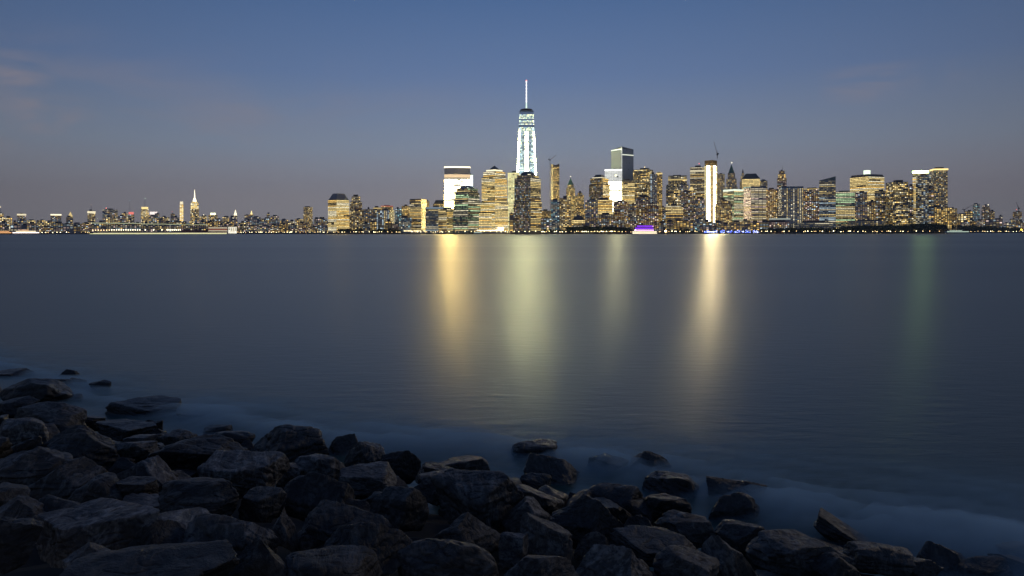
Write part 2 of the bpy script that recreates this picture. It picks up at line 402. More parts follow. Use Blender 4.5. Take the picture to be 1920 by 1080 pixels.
# water
m, gg, out = newmat('river_water')
pos = gg.node('ShaderNodeNewGeometry').outputs['Position']
n1 = gg.noise(gg.vmath('MULTIPLY', pos, (0.30, 1.0, 1.0)), 3.4, 4, 0.6, 0.3)
n2 = gg.noise(gg.vmath('MULTIPLY', pos, (0.25, 1.0, 1.0)), 0.16, 3, 0.55)
n3 = gg.noise(gg.vmath('MULTIPLY', pos, (0.12, 1.0, 1.0)), 0.012, 3, 0.5)
bmp = gg.node('ShaderNodeBump'); bmp.inputs['Strength'].default_value = 0.27; bmp.inputs['Distance'].default_value = 0.045
gg.put(gg.math('ADD', n1, gg.math('MULTIPLY', n2, 0.8)), bmp.inputs['Height'])
rough = gg.math('MULTIPLY_ADD', n3, 0.12, 0.27)
tg = gg.node('ShaderNodeCombineXYZ'); tg.inputs[0].default_value = 1.0
pw = principled(gg, out, Base_Color=(0.008, 0.042, 0.036, 1), Anisotropic=0.7, Tangent=tg.outputs[0], Roughness=rough, IOR=1.333, Specular_IOR_Level=0.5)
gg.l.new(bmp.outputs[0], pw.inputs['Normal'])
WATER = m
mb = MB(); mb.face([(-8800, -60, 0), (8800, -60, 0), (8800, 8800, 0), (-8800, 8800, 0)])
tag(mb.build('water', WATER), kind='structure')
# far land: Manhattan and what lies beside it, a seawall 1.8 m high
LAND = [(-700, 2300), (0, 2150), (160, 2120), (430, 2080), (600, 1950), (800, 1760), (1000, 1670), (1300, 1640), (1700, 1690), (1765, 1760), (1790, 2250), (2100, 2400), (2700, 2500)]
def shoreD(px):
    for (a, da), (b, db) in zip(LAND, LAND[1:]):
        if a <= px <= b: return da + (db - da) * (px - a) / (b - a)
    return LAND[-1][1]
fl = [P(px, D) for px, D in LAND] + [(8700, 6500), (8700, 8700), (-8700, 8700), (-8700, 6800)]
mb = MB(); mb.prism(fl, -2, GZ)
tag(mb.build('ground', plain('city_ground', (0.07, 0.07, 0.075), 0.85, scale=0.01)), kind='structure')
# shore bank under the rocks
mb = MB(); nx, ny = 90, 70
gv = [[None] * (ny + 1) for _ in range(nx + 1)]
for i in range(nx + 1):
    for j in range(ny + 1):
        x = -26 + 46 * i / nx; y = -6 + 30 * j / ny
        z = bank(x, y) - 0.42 + 0.14 * noise.noise(Vector((x * 1.1, y * 1.1, 3)))
        gv[i][j] = (x, y, z)
vs = [gv[i][j] for i in range(nx + 1) for j in range(ny + 1)]
fs = [(i * (ny + 1) + j, (i + 1) * (ny + 1) + j, (i + 1) * (ny + 1) + j + 1, i * (ny + 1) + j + 1) for i in range(nx) for j in range(ny)]
me = bpy.data.meshes.new('shore_bank'); me.from_pydata(vs, [], fs); me.materials.append(plain('wet_silt', (0.008, 0.008, 0.007), 0.9, scale=3))
tag(link(bpy.data.objects.new('shore_bank', me)), kind='structure')
# long-exposure surf: a low bank of milky spray lying over the edge of the water, a closed body with a soft volume
def mist_h(x, y):
    s = shore_s(x, y)
    n = noise.fractal(Vector((x * 0.45 + 5, y * 0.45, 1.7)), 0.6, 2.0, 3)
    wide = 2.2 + 0.30 * max(0, x + 0.5) + 0.7 * n
    a = max(0.0, 1 - abs(s + 0.55) / wide) if s < -0.55 else max(0.0, 1 - (s + 0.55) / 1.9)
    a = a ** 0.75 if s < -0.55 else a * a * (3 - 2 * a)
    f = noise.fractal(Vector((x * 0.9 + y * .5, y * 2.6 + x * 1.1, 4)), .7, 2.1, 4)
    side_ = min(1.0, max(0.45, 0.45 + 0.09 * (x + 9)))
    return side_ * max(0.0, a ** 3.4 * (0.20 + 0.12 * n + 0.15 * f))
mb = MB(); step = 0.16; xs = np.arange(-22, 16, step); ys = np.arange(-1, 24, step)
H = {}
def hh(i, j):
    if (i, j) not in H: H[(i, j)] = mist_h(xs[i], ys[j])
    return H[(i, j)]
vid = {}; V = []; Fc = []
def vx(i, j, top):
    k = (i, j, top)
    if k not in vid: vid[k] = len(V); V.append((xs[i], ys[j], 0.012 + (hh(i, j) if top else 0)))
    return vid[k]
for i in range(len(xs) - 1):
    for j in range(len(ys) - 1):
        if abs(shore_s(xs[i], ys[j])) > 9: continue
        c = [(i, j), (i + 1, j), (i + 1, j + 1), (i, j + 1)]
        if max(hh(*q) for q in c) < 0.004: continue
        for top in (1, 0):
            ids = [vx(q[0], q[1], top) for q in c]
            Fc.append(ids if top else ids[::-1])
edges = {}
for f in Fc:
    for a, b in zip(f, f[1:] + f[:1]): edges[(a, b)] = edges.get((a, b), 0) + 1
inv = {v: k for k, v in vid.items()}
for (a, b) in list(edges):
    if (b, a) not in edges:
        ka, kb = inv[a], inv[b]
        if ka[2] == 1: Fc.append([b, a, vid[(ka[0], ka[1], 0)], vid[(kb[0], kb[1], 0)]])
me = bpy.data.meshes.new('surf_mist'); me.from_pydata(V, [], Fc); me.polygons.foreach_set('use_smooth', [True] * len(me.polygons))
m, gg, out = newmat('surf_spray'); pv = gg.node('ShaderNodeVolumePrincipled')
pv.inputs['Color'].default_value = (0.60, 0.84, 1.0, 1); pv.inputs['Density'].default_value = 2.1
gg.l.new(pv.outputs[0], out.inputs[1]); me.materials.append(m)
tag(link(bpy.data.objects.new('surf_mist', me)), kind='stuff')

# evening air over the river and the city
HX, HY = 8900, 8900
mb = MB(); q = [(-HX, -80), (HX, -80), (HX, HY), (-HX, HY)]
mb.prism(q, -3.2, 620); mb.face([(x, y, -3.2) for x, y in reversed(q)])
m, gg, out = newmat('evening_haze'); pv = gg.node('ShaderNodeVolumePrincipled')
pv.inputs['Color'].default_value = (0.90, 0.92, 1.0, 1); pv.inputs['Density'].default_value = 0.00005
gg.l.new(pv.outputs[0], out.inputs[1])
if HAZE: tag(mb.build('haze', m), kind='stuff')

# ------------------------------------------------------------------ the city: hero towers
BG = 'lit towers of the far skyline'
# --- midtown, far away on the left (D about 5.4 km)
def far(x0, x1, y, style, label, **k):
    return building(x0, x1, y, k.pop('D', 5400), style, label, group=k.pop('group', None), **k)
far(-6, 7, 400, 'far_gold', 'banded bright tower cut by the left edge of the picture', crown=(414, 408, 1.06, WHT, 1.6), beacon=(1, 388, WHT, 4))
far(32, 49, 402, 'far_dim', 'dark green-grey block with a thin bright line along its roof', crown=(404, 401, 1.03, WHT, 1.2))
far(95, 115, 404, 'far_dim', 'slab tower with a bright white strip across its top', crown=(404, 401.4, 1.03, WHT, 2.0), st2=None)
far(127, 137, 406, 'far_gold', 'slim golden tower with a small pointed gilded roof', roof=('frustum', 397, .9, .05, emit('lit_gilded_roof', WARM, 1.0)))  # light on the gold roof is put in as emission
r = far(164, 179, 395, 'far_gold', 'golden block tower with a thin antenna, left of the red-lit tower', beacon=(171, 384, PINK, .8), crown=(400, 396, 1.03, WHT, 1.3))
far(192, 221, 393, 'far_dim', 'broad dark brown tower with a red light on its left corner', beacon=(199, 390.5, (1, .25, .2), 5))
far(228, 240, 400, 'far_gold', 'short golden tower left of the red-lit antenna tower')
far(240, 252, 402, 'far_dim', 'tower with red top lights under a tall bluish antenna', crown=(402, 397.5, .8, (1, .25, .2), 1.2), beacon=(243.5, 376, (.5, .9, 1), .8))
r = far(264, 279, 392, 'far_gold', 'bright golden tower under a tall greenish-white antenna', crown=(392, 388, .85, WARM, 1.6), beacon=(272, 372, (.75, 1, .8), 1.6))
far(279, 297, 404, 'far_gold', 'low golden building with a glowing whitish roof', crown=(402, 397, .8, (1, .85, .8), 1.5))
far(290, 299, 400, 'far_dim', 'narrow dark tower right of the glowing whitish roof', D=5200)
far(300, 318, 407, 'far_gold', 'wide low golden block among midtown roofs')
far(320, 328, 401, 'far_dim', 'narrow dark tower with a faint red roof light', beacon=(323, 397, (1, .2, .15), .9))
far(337, 344, 383, 'far_hot', 'tall slender pale tower left of the spired landmark tower', crown=(386, 378, .85, WHT, 1.3))
# the floodlit stepped landmark with its needle
root, ft, last, z0, org, c = far(357, 373, 378, 'far_gold', 'floodlit white stepped skyscraper with a glowing needle spire', D=5000, name='spired_skyscraper',
    tiers=[(415, 1.35), (392, 1.0), (381, .93), (378, .75)], st2=(2, 'far_hot'), mech=False)
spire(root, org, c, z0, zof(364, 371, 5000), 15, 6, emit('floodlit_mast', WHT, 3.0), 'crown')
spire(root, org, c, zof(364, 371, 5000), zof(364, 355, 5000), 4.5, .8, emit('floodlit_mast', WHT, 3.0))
far(374, 389, 406, 'far_gold', 'golden low tower right beside the white spired skyscraper', beacon=(382, 403, WHT, 3))
far(391, 408, 403, 'far_gold', 'greenish gold tower with a bright rounded roof light', crown=(403, 399, .6, (.95, 1, .6), 2.5))
far(417, 432, 407, 'far_gold', 'low golden block left of the small white pyramid tower')
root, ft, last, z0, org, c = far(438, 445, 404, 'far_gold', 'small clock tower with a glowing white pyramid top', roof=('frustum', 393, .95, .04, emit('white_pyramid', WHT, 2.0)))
far(458, 467, 403, 'far_dim', 'dark flat-topped tower left of the gilded pinnacle', D=5200)
far(467, 476, 402, 'far_dim', 'dark tower topped by a slim gilded pinnacle', roof=('frustum', 395, .45, .06, emit('lit_gilded_roof', WARM, 2.0)))  # lit gold pinnacle, its brightness built in as glow
far(500, 506, 401, 'far_dim', 'isolated thin dark tower between midtown and the pinkish brick tower')
far(569, 586, 388, 'brick', 'pinkish brick tower standing alone over the low western waterfront', D=2500, xc=578, crown=(391, 388, .8, PINK, .5))
far(596, 613, 410, 'grey_res', 'low grey waterfront building with one bright white roof lamp', D=2060, beacon=(602, 408, WHT, 4), cat='building', name='waterfront_building')

# --- lower Manhattan, left part
def b(*a, **k): return building(*a, **k)
b(615, 655, 374, 1990, 'office_gold', 'gold-banded office tower at the far left end of the downtown group', xc=631, roof=('frustum', 362, .95, .55, plain('grey_crown', (.30, .30, .33), .5)))
b(656, 679, 368, 2080, 'brick', 'tall brown apartment tower with a stepped golden top', tiers=[(378, 1), (368, .72)], cat='apartment tower', name='apartment_tower')
b(659, 682, 393, 1960, 'brick', 'dotted brick apartment block in front of the stepped golden-topped one', cat='apartments', name='apartment_block')
b(682, 700, 392, 1950, 'grey_res', 'dark grey flats beside the trees with a water tank on the roof', cat='apartments', name='apartment_block', roof=('frustum', 388, .2, .15, DARK))
b(700, 714, 389, 1960, 'brick_dim', 'narrow brown flats with one lit row along the top', cat='apartments', name='apartment_block', crown=(391, 389.6, 1.02, WARM, .8))
b(714, 737, 386, 2100, 'brick', 'brown block with a red roof line behind the white-framed flats', cat='apartments', name='apartment_block', crown=(387.4, 385.8, 1.02, (1, .3, .2), .5))
b(706, 741, 394, 1900, 'stripe_white', 'wide flats with white vertical frames on the waterfront', xc=730, cat='apartments', name='apartment_block')
b(741, 753, 391, 1950, 'blue_res', 'teal glass block next to the white-framed flats', cat='building', name='glass_block')
b(753, 769, 386, 2000, 'stone_gold', 'orange-lit building between the teal block and the dark green tower', cat='building', name='lit_building')
b(748, 772, 408, 1850, 'blue_res', 'low teal glass pavilion block by the river', cat='building', name='glass_block')
b(768, 800, 374, 1900, 'office_warm', 'dark-topped banded office tower with a gold right flank', xc=790, roof=('frustum', 372.6, .95, .9, SLATE))
b(797, 805, 377, 1980, 'stone_gold', 'narrow gold-lit slab behind the dark-topped banded tower')
b(812, 836, 382, 2100, 'stone_gold', 'gold stone block with a dark green roof behind the riverside offices', roof=('frustum', 375, .85, .6, SLATE))
b(798, 833, 389, 1830, 'office_cool', 'low riverside office with pale blue roof strip and white bands', cat='office building', name='office_building', crown=(391.5, 388.4, 1.01, (.5, .65, .8), .35))
b(822, 856, 391, 1800, 'office_warm', 'dark low office with broken white window bands at the water', cat='office building', name='office_building', xc=838)
# the white-hot curved office tower
root, ft, last, z0, org, c = b(833, 882, 333, 2010, 'hot_white', 'brilliant white curved office tower, widest glowing tower', bright=True, curve=.06, mech=False, name='curved_office_tower', depth=60)
m_ = MB(); m_.prism(scaled(ft, 1.0), z0, zof(857, 327, 2010)); m_.build('upper_band', emit('amber_band', (1, .72, .42), 1.0), root, origin=org)
m_ = MB(); m_.prism(scaled(ft, .985), zof(857, 327, 2010), zof(857, 314.5, 2010)); m_.build('louvre_screen', plain('louvre', (.72, .71, .74), .5), root, origin=org)
for k in range(3):
    m_ = MB(); zz_ = zof(857, 325 - k * 3.6, 2010); m_.prism(scaled(ft, 1.0), zz_, zz_ + 1.6); m_.build('louvre_band', plain('pale_louvre', (.6, .58, .6), .5), root, origin=org)
m_ = MB(); m_.prism(scaled(ft, 1.005), zof(857, 314.5, 2010), zof(857, 312, 2010)); m_.build('lit_crown', emit('crown_light', WHT, 2.5), root, origin=org)
b(876, 887, 327, 2080, 'lit_white', 'narrow pale lit shaft behind the right edge of the curved white tower', bright=True)
# stepped round-topped tower
b(849, 903, 352, 1760, 'office_green', 'stepped office tower with white and green bands under a low lit dome', xc=878, tiers=[(397, 1.0), (375, .93), (360, .85), (352, .74)],
  roof=('dome', 346, .55, 0, plain('pale_roof', (.5, .55, .5), .4)), crown=(353, 350.5, .75, (.9, 1, .75), 1.3), name='stepped_office_tower')
# pyramid tower
b(901, 953, 320, 1800, 'office_gold', 'gold office tower with a dark pyramid roof on a white band', xc=928, tiers=[(379, 1.0), (331, .92), (320, .80)],
  roof=('frustum', 308, .72, .02, SLATE), crown=(320, 316.6, .74, WHT, 1.4), name='pyramid_roofed_tower')
b(898, 922, 399, 1745, 'office_gold', 'low gold wing at the left foot of the pyramid-roofed tower', cat='office building', name='office_building')
b(955, 963, 400, 1745, 'low_warm', 'small orange-lit block squeezed between two office towers', cat='building', name='lit_building')
b(952, 974, 323, 2200, 'slab_hot', 'plain pale yellow lit slab left of the tallest tower', bright=True)
# domed tower
b(963, 1016, 333, 1740, 'office_warm', 'blue-grey gridded tower with a dark dome over a white ring', xc=995, left='glass_grid', tiers=[(377, 1.0), (333, .93), (327, .78)],
  roof=('dome', 319, .56, 0, plain('dark_dome', (.09, .11, .15), .35)), crown=(329, 325.6, .8, WHT, 1.5), name='domed_tower')
b(1014, 1035, 409, 1700, 'low', 'low dark brown block right of the domed tower', cat='building', name='waterfront_building')
b(1012, 1036, 395, 2000, 'stone_gold', 'low yellow-lit hall with a pale roof edge', cat='building', name='lit_building')
# the tallest tower: chamfered shaft, ring and mast
DT = 2330; cx_, cy_ = P(987.3, DT + 35); org = (cx_, cy_, GZ)
root = tag(empty('tallest_tower', org), 'tallest tower, tapering glass shaft lit white with a tall mast', 'skyscraper')
phi = math.atan(rx(987)); ztop = zof(987, 209, DT); zb = 58; hs = 31.5
top = [(cx_ + a * 23.5, cy_ + b_ * 23.5) for a, b_ in ((-1, -1), (1, -1), (1, 1), (-1, 1))]
q = 45.5; bot = [(cx_, cy_ - q), (cx_ + q, cy_), (cx_, cy_ + q), (cx_ - q, cy_)]
m_ = MB(); win = MB(); m_.prism(bot, GZ, zb)
rnd = random.Random(5); S1 = dict(ST['lit_white']); S1.update(fh=4.0, cw=1.7, s=1.7, p=.86, mode='glow', pal='pale')
S2 = dict(S1); S2.update(s=2.6)
for i in range(4):
    B0 = Vector((*bot[i], zb)); T0 = Vector((*top[i], ztop)); T1 = Vector((*top[(i + 1) % 4], ztop)); B1 = Vector((*bot[(i + 1) % 4], zb))
    m_.face([B0, T1, T0]); m_.face([B0, B1, T1])
    n1_ = (T1 - B0).cross(T0 - B0); n2_ = (B1 - B0).cross(T1 - B0)
    if n1_.y < 0: patch_windows(win, B0, B0, T0, T1, S1, rnd)
    if n2_.y < 0: patch_windows(win, B0, B1, T1, T1, S2, rnd)
m_.face([(*p_, ztop) for p_ in top])
m_.build('glass_shaft', plain('coated_glass', (.80, .86, .90), .22, .9, var=.06), root, origin=org)
# darker mechanical floors cut through the glow
win.f2 = [(f, c_) for f, c_ in zip(win.f, win.c) if not any(a <= win.v[f[0]][2] <= a + h_ for a, h_ in ((ztop - 30, 5), (ztop - 52, 5), (ztop - 42, 5), (ztop - 232, 5), (ztop - 9, 9)))]
win.f = [x[0] for x in win.f2]; win.c = [x[1] for x in win.f2]
r_ = random.Random(9); lastz = -99; flr = 1
for i_, f_ in enumerate(win.f):  # patchy glow: bright columns at the middle and the edges, dull glass between
    x_ = (win.v[f_[0]][0] + win.v[f_[2]][0]) / 2 - cx_; zz_ = win.v[f_[0]][2]; hw_ = 45.5 + (23.5 - 45.5) * (zz_ - zb) / (ztop - zb); u_ = abs(x_) / hw_
    hot = u_ < .28 or u_ > .72 or zz_ > ztop - 70; 
    if abs(zz_ - lastz) > .5: lastz = zz_; flr = r_.choice([.45, .8, 1, 1.1, 1.3])
    k_ = (19 if (u_ < .17 or .80 < u_ < .94) and zz_ < ztop - 70 else (r_.uniform(.5, .8) if zz_ > ztop - 70 else r_.uniform(.42, .58))) * (flr if zz_ < ztop - 70 else 1)
    c_ = win.c[i_]; win.c[i_] = (c_[0] * k_ * 2.0, c_[1] * k_ * 1.6, c_[2] * k_ * .9) if k_ > 3 else (c_[0] * k_ * 1.8, c_[1] * k_ * 1.6, c_[2] * k_ * 1.05) if k_ > .7 else (c_[0] * k_ * .8, c_[1] * k_ * .9, c_[2] * k_ * 1.05)
win.build('windows', GLOWB, root, 'stuff', origin=org)
m_ = MB(); m_.prism(scaled(top, 1.02), ztop, ztop + 5); m_.build('parapet', plain('blue_parapet', (.35, .45, .55), .3), root, origin=org)
m_ = MB(); m_.ball((cx_, cy_, ztop + 11), 1, 22, 22, 5.0, n=16, m=5); m_.build('antenna_ring', DARK, root, origin=org)
spire(root, org, (cx_, cy_), ztop + 8, ztop + 38, 3.0, 2.0, emit('mast_light', (.8, 1, .85), 1.2), 'mast_base')
zt = zof(987, 149, DT); mast = spire(root, org, (cx_, cy_), ztop + 38, zt, 1.5, .9, emit('mast_light', (1, .97, .95), 2.2), 'mast')
for k in range(7):
    zc_ = ztop + 40 + (zt - ztop - 42) * k / 6; m_ = MB(); m_.tube((cx_, cy_, zc_), (cx_, cy_, zc_ + 3), 2.6, 2.3, 8); m_.build('mast_collar', emit('mast_light', (1, .97, .95), 2.2), root, origin=org)
lamp_ball('beacon', (cx_, cy_, zt + 4), 2.6, emit('beacon_light', (1, .35, .3), 2.2), root, org)
# tower under construction with crane
def crane(px, ybase, D, pxj, yj, label, r=.8, pxc=None, yc=None):
    X, _ = P(px, D); z = zof(px, ybase, D); rt = tag(empty('tower_crane', (X, D, z)), label, 'crane'); org = (X, D, z)
    m_ = MB(); m_.tube((X, D, z), (X, D, z + 9), r, r, 4); m_.build('mast', DARK, rt, origin=org)
    m_ = MB(); m_.box((X, D, z + 10.5), (4, 4, 3)); m_.build('cab', DARK, rt, origin=org)
    E = Vector((P(pxj, D)[0], D, zof(pxj, yj, D))); A = Vector((X, D, z + 11))
    m_ = MB(); N = 12; dd = (E - A); up = Vector((0, 0, 1.0)); sd_ = Vector((0, 1.2, 0))
    for o_ in (sd_, -sd_, up * 1.4): m_.tube(A + o_, E, r * .38, r * .3, 4)
    for k in range(N):
        a = A + dd * (k / N); m_.tube(a + sd_ * (1 - k / N), A + dd * ((k + .5) / N) + up * 1.4 * (1 - k / N), r * .25, r * .25, 3)
    m_.build('jib', plain('crane_steel', (.22, .12, .09), .5), rt, origin=org)
    m_ = MB(); m_.box((X - (E.x - X) * .18, D, z + 13), (5, 3, 3)); m_.build('counterweight', DARK, rt, origin=org)
    m_ = MB(); T_ = Vector((X - (E.x - X) * .08, D, z + 22)); m_.tube(A, T_, .4, .3, 4); m_.tube(T_, E, .12, .12, 3); m_.build('tie_frame', DARK, rt, origin=org)
    return rt
b(1033, 1049, 312, 2350, 'stone_gold', 'slender brown concrete tower under construction beside a crane mast', xc=1037, crown=None, name='unfinished_tower',
  roof=('slant', 306, (.2, .9, .5, 1.0), 0, plain('raw_concrete', (.3, .22, .15), .8)))
rt = crane(1031.5, 306, 2335, 1044, 290, 'dark climbing crane at the left edge of the slender unfinished tower')
m_ = MB(); X_, _ = P(1031.5, 2335); m_.tube((X_, 2335, GZ), (X_, 2335, zof(1031, 306, 2335)), 1.3, 1.3, 4); m_.build('lower_mast', plain('lit_mast_steel', (.55, .5, .42), .6), rt, origin=(X_, 2335, zof(1031.5, 306, 2335)))
root, ft, last, z0, org, c = b(1060, 1080, 346, 2420, 'stone_gold', 'gothic stone tower with a green pyramid crown and white tip lamp', tiers=[(368, 1.05), (352, .82), (346, .6)],
    roof=('frustum', 334, .95, .10, COPPER), beacon=(1070, 331, WHT, 3), name='gothic_tower')
b(1080, 1095, 361, 2300, 'stone_gold', 'narrow brown-gold tower right of the gothic one', tiers=[(366, 1), (361, .6)])
b(1033, 1049, 375, 1720, 'blue_res', 'blue-grey apartment tower, left of two standing close by the river', cat='apartment tower', name='apartment_tower')
b(1049, 1070, 371, 1715, 'brick', 'brown apartment tower with many warm windows next to the blue-grey one', cat='apartment tower', name='apartment_tower')
b(1070, 1098, 392, 2100, 'stone_gold', 'gold facade behind the small grey dome', cat='building', name='lit_building')
b(1072, 1097, 412, 1700, 'office_gold', 'low hall with a grey dome behind the trees', roof=('dome', 402.5, .8, 0, plain('grey_dome', (.12, .14, .16), .5)), cat='domed hall', name='domed_hall')
b(1103, 1145, 333, 1790, 'office_gold', 'banded office tower with a cut-off grey pyramid roof', xc=1131, left='glass_grid', tiers=[(375, 1.0), (345, .93), (333, .82)],
  roof=('frustum', 326, .74, .42, SLATE), crown=(335, 331.6, .80, WHT, 1.2), name='office_tower', st2=(1, 'office_warm'))
b(1097, 1121, 375, 1720, 'grey_res', 'light grey apartment slab in front of the cut-off pyramid tower', cat='apartment tower', name='apartment_tower')
b(1121, 1149, 374, 1735, 'office_gold', 'gold banded block right of the light grey apartment slab')
b(1120, 1150, 402, 1690, 'brick_dim', 'low dark brick flats above the trees by the ferry', cat='apartments', name='apartment_block')
# the tall blue-grey glass pair
root, ft, last, z0, org, c = b(1146, 1188, 279, 2260, 'glass_dim', 'tall plain blue-grey glass tower with lit edge and slanted top', xc=1166, mech=False, name='glass_tower',
    roof=('slant', 274.5, (1.0, .15, 0, .15), 0, plain('glass_roof', (.16, .19, .23), .25)))
[o for o in root.children if o.name.startswith('wall')][0].data.materials[0] = plain('pale_glass', (.50, .56, .62), .45, .25, var=.08)
L, C_, Rr = ft[3], ft[0], ft[1]; zt = zof(1166, 276, 2260)
pane(root, org, 'edge_light', (C_[0] - 1, C_[1]), (C_[0] + 1, C_[1]), zof(1166, 338, 2260), zt, emit('edge_light', (.95, 1, 1), .75), th=.5)
pane(root, org, 'top_light', L, C_, zof(1150, 280.4, 2260), zof(1150, 278.6, 2260), emit('strip_light', (.95, 1, .8), 1.8), off=.5)
pane(root, org, 'mechanical_floor_light', C_, Rr, zof(1166, 290.5, 2260), zof(1166, 288.8, 2260), emit('strip_light', (.95, 1, .8), 1.0), off=.5)
root, ft, last, z0, org, c = b(1134, 1166, 319, 2090, 'slab_lit', 'pale lit block with a bright roof line in front of the glass tower', bright=True, mech=False, crown=(320, 317.6, 1.01, (1, 1, .95), 2.6))
b(1164, 1190, 338, 2120, 'office_gold', 'gold banded block at the foot of the glass tower, beside the dark one')
b(1187, 1225, 317, 2200, 'dark_office', 'black office slab with scattered windows and two roof lamps', xc=1216, beacon=(1209, 313.5, WARM, 3), cat='tower', name='black_office_tower')
b(1219, 1232, 326, 2050, 'stripe_white', 'white lit slab right of the black office slab')
b(1230, 1242, 324, 2120, 'stone_gold', 'tall narrow yellow-fronted slab with a lit arch, next to open sky', crown=(327, 324, 1.02, WARM, .9))
b(1150, 1179, 378, 1730, 'redbrick', 'square red-brick tower with rows of white windows and a green roof', xc=1170, cat='apartment tower', name='apartment_tower', roof=('frustum', 375, .5, .4, SLATE))
b(1178, 1193, 383, 1720, 'brick_dim', 'dim brown block between two dotted brick towers', cat='apartments', name='apartment_block')
b(1192, 1219, 369, 1740, 'brick_dim', 'tall brown dotted apartment tower behind the purple boat', cat='apartment tower', name='apartment_tower')
b(1212, 1235, 381, 1700, 'redbrick', 'round-shouldered brick flats right of the purple boat', cat='apartments', name='apartment_block', tiers=[(386, 1), (381, .75)])
b(1253, 1288, 329, 2050, 'dark_office', 'dark office tower with a golden row of lit top floors', crown=(338, 335.5, 1.01, WARM, .6))
b(1249, 1256, 348, 2080, 'dark_blue', 'thin shadowy slab at the left side of the dark office tower')
b(1274, 1291, 346, 1820, 'grey_res', 'grey-brown flats in front of the dark office tower', cat='apartment tower', name='apartment_tower')
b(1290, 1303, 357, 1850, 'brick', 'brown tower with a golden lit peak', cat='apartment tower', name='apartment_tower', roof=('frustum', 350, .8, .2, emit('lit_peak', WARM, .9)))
b(1294, 1322, 313, 2150, 'office_warm', 'grey office tower with white top bands and a red beacon', beacon=(1311, 307, (1, .15, .15), 3), crown=(322, 319, 1.01, WHT, .8), roof=None)
root, ft, last, z0, org, c = b(1321, 1345, 309, 1900, 'hot_white2', 'brilliant yellow-white unfinished tower with a raw brown top', xc=1336, bright=True, mech=False, name='unfinished_tower')
m_ = MB(); m_.prism(scaled(ft, .97), z0, zof(1333, 300, 1900)); m_.build('raw_top_floors', plain('raw_brown', (.36, .24, .10), .8), root, origin=org)
w2 = MB(); s_ = dict(ST['stone_gold']); s_.update(s=.35); f_ = scaled(ft, .97)
for i in (0, 3): patch_windows(w2, (*f_[i], z0), (*f_[(i + 1) % 4], z0), (*f_[i], zof(1333, 300, 1900)), (*f_[(i + 1) % 4], zof(1333, 300, 1900)), s_, random.Random(2))
w2.build('work_lights', GLOW, root, 'stuff', origin=org)
crane(1345, 297, 1905, 1338.5, 265, 'tall luffing crane on top of the brilliant unfinished tower', r=1.0)
b(1344, 1359, 326, 2150, 'stone_grey', 'dim grey stone tower right of the brilliant unfinished one')
root, ft, last, z0, org, c = b(1360, 1383, 324, 2200, 'stone_grey', 'stone tower with a steep green copper roof and star-bright tip', tiers=[(350, 1), (335, .85), (324, .6)],
    roof=('frustum', 308, .85, .06, COPPER), beacon=(1372, 305, WHT, 6), name='copper_roofed_tower')
root, ft, last, z0, org, c = b(1387, 1399, 330, 2300, 'stone_grey', 'slim stone tower with a pointed stepped pinnacle', tiers=[(340, 1), (330, .7), (324, .4)], roof=('frustum', 316, .8, .05, plain('stone_cap', (.22, .22, .24), .7)), name='pinnacle_tower')
b(1391, 1425, 335, 2120, 'office_gold', 'broad tower with a dark sloping hipped roof', roof=('frustum', 325, 1.02, .55, SLATE), mech=False, name='hip_roofed_tower')
b(1424, 1439, 339, 2140, 'stone_grey', 'shorter stone shoulder right of the dark hipped roof', roof=('frustum', 336, .8, .3, SLATE))
b(1356, 1395, 357, 1950, 'office_green', 'green-gold banded office block with a white top floor', xc=1376, crown=(358, 354.5, 1.01, (.9, 1, .8), 1.1))
b(1394, 1437, 352, 1850, 'office_pink', 'wide pink-banded office block with a plain blue top', xc=1408, crown=None, roof=('frustum', 349, 1.003, 1.003, plain('blue_top', (.12, .22, .33), .35)))
b(1248, 1281, 385, 1740, 'office_warm', 'low beige block with horizontal lit rows, left of the park', cat='building', name='office_building')
b(1280, 1304, 359, 1780, 'brick_dim', 'brown block in front of the tower with a golden peak', cat='apartment tower', name='apartment_tower')
b(1302, 1323, 372, 1800, 'grey_res', 'mid-height grey slab left of the brilliant unfinished tower', cat='apartment tower', name='apartment_tower')
b(1340, 1373, 378, 1730, 'brick', 'curved-top brown apartment block with many warm dots', xc=1352, cat='apartments', name='apartment_block', tiers=[(382, 1), (376, .75), (373.5, .4)])
b(1436, 1458, 355, 1900, 'brick', 'brown slab between the pink-banded office and the gold-crowned tower')
root, ft, last, z0, org, c = b(1457, 1475, 334, 1880, 'brick_dim', 'dark brick tower with a gold floodlit crown and finial', tiers=[(334, 1), (326, .82), (320, .6)], st2=(1, 'stone_gold'),
    beacon=(1467, 313, (.5, .45, .5), .3), name='gold_crowned_tower', crown=(334, 330, .84, WARM, .9))
b(1460, 1507, 352, 1760, 'stripe_white', 'wide blue-grey apartment slab with vertical window stripes', xc=1466, cat='apartment tower', name='apartment_tower', roof=('frustum', 349.5, .99, .99, plain('blue_top', (.12, .22, .33), .35)))
b(1506, 1537, 354, 1790, 'redbrick', 'brown brick slab with a regular grid of small lit windows', cat='apartment tower', name='apartment_tower', crown=(355, 353.6, 1.01, WARM, .5))
b(1536, 1567, 338, 1770, 'office_cool', 'teal glass tower with a sloping top rising to the right', mech=False, roof=('slant', 331, (.0, 1.0, 1.0, .0), 0, plain('teal_glass', (.12, .22, .24), .3)), name='glass_tower')
b(1564, 1603, 359, 1780, 'office_green', 'blocky office with yellow-green window rows right of the teal tower')
b(1593, 1659, 330, 2000, 'office_gold', 'broad gold-windowed tower with dark arcaded top floors and a lit roof box', xc=1628, tiers=[(366, 1.0), (330, .98)], mech=False, name='arcaded_office_tower',
  roof=('frustum', 326, .96, .9, plain('arcade', (.16, .14, .15), .6)), crown=(325, 317, .2, (.85, 1, .75), 1.6))
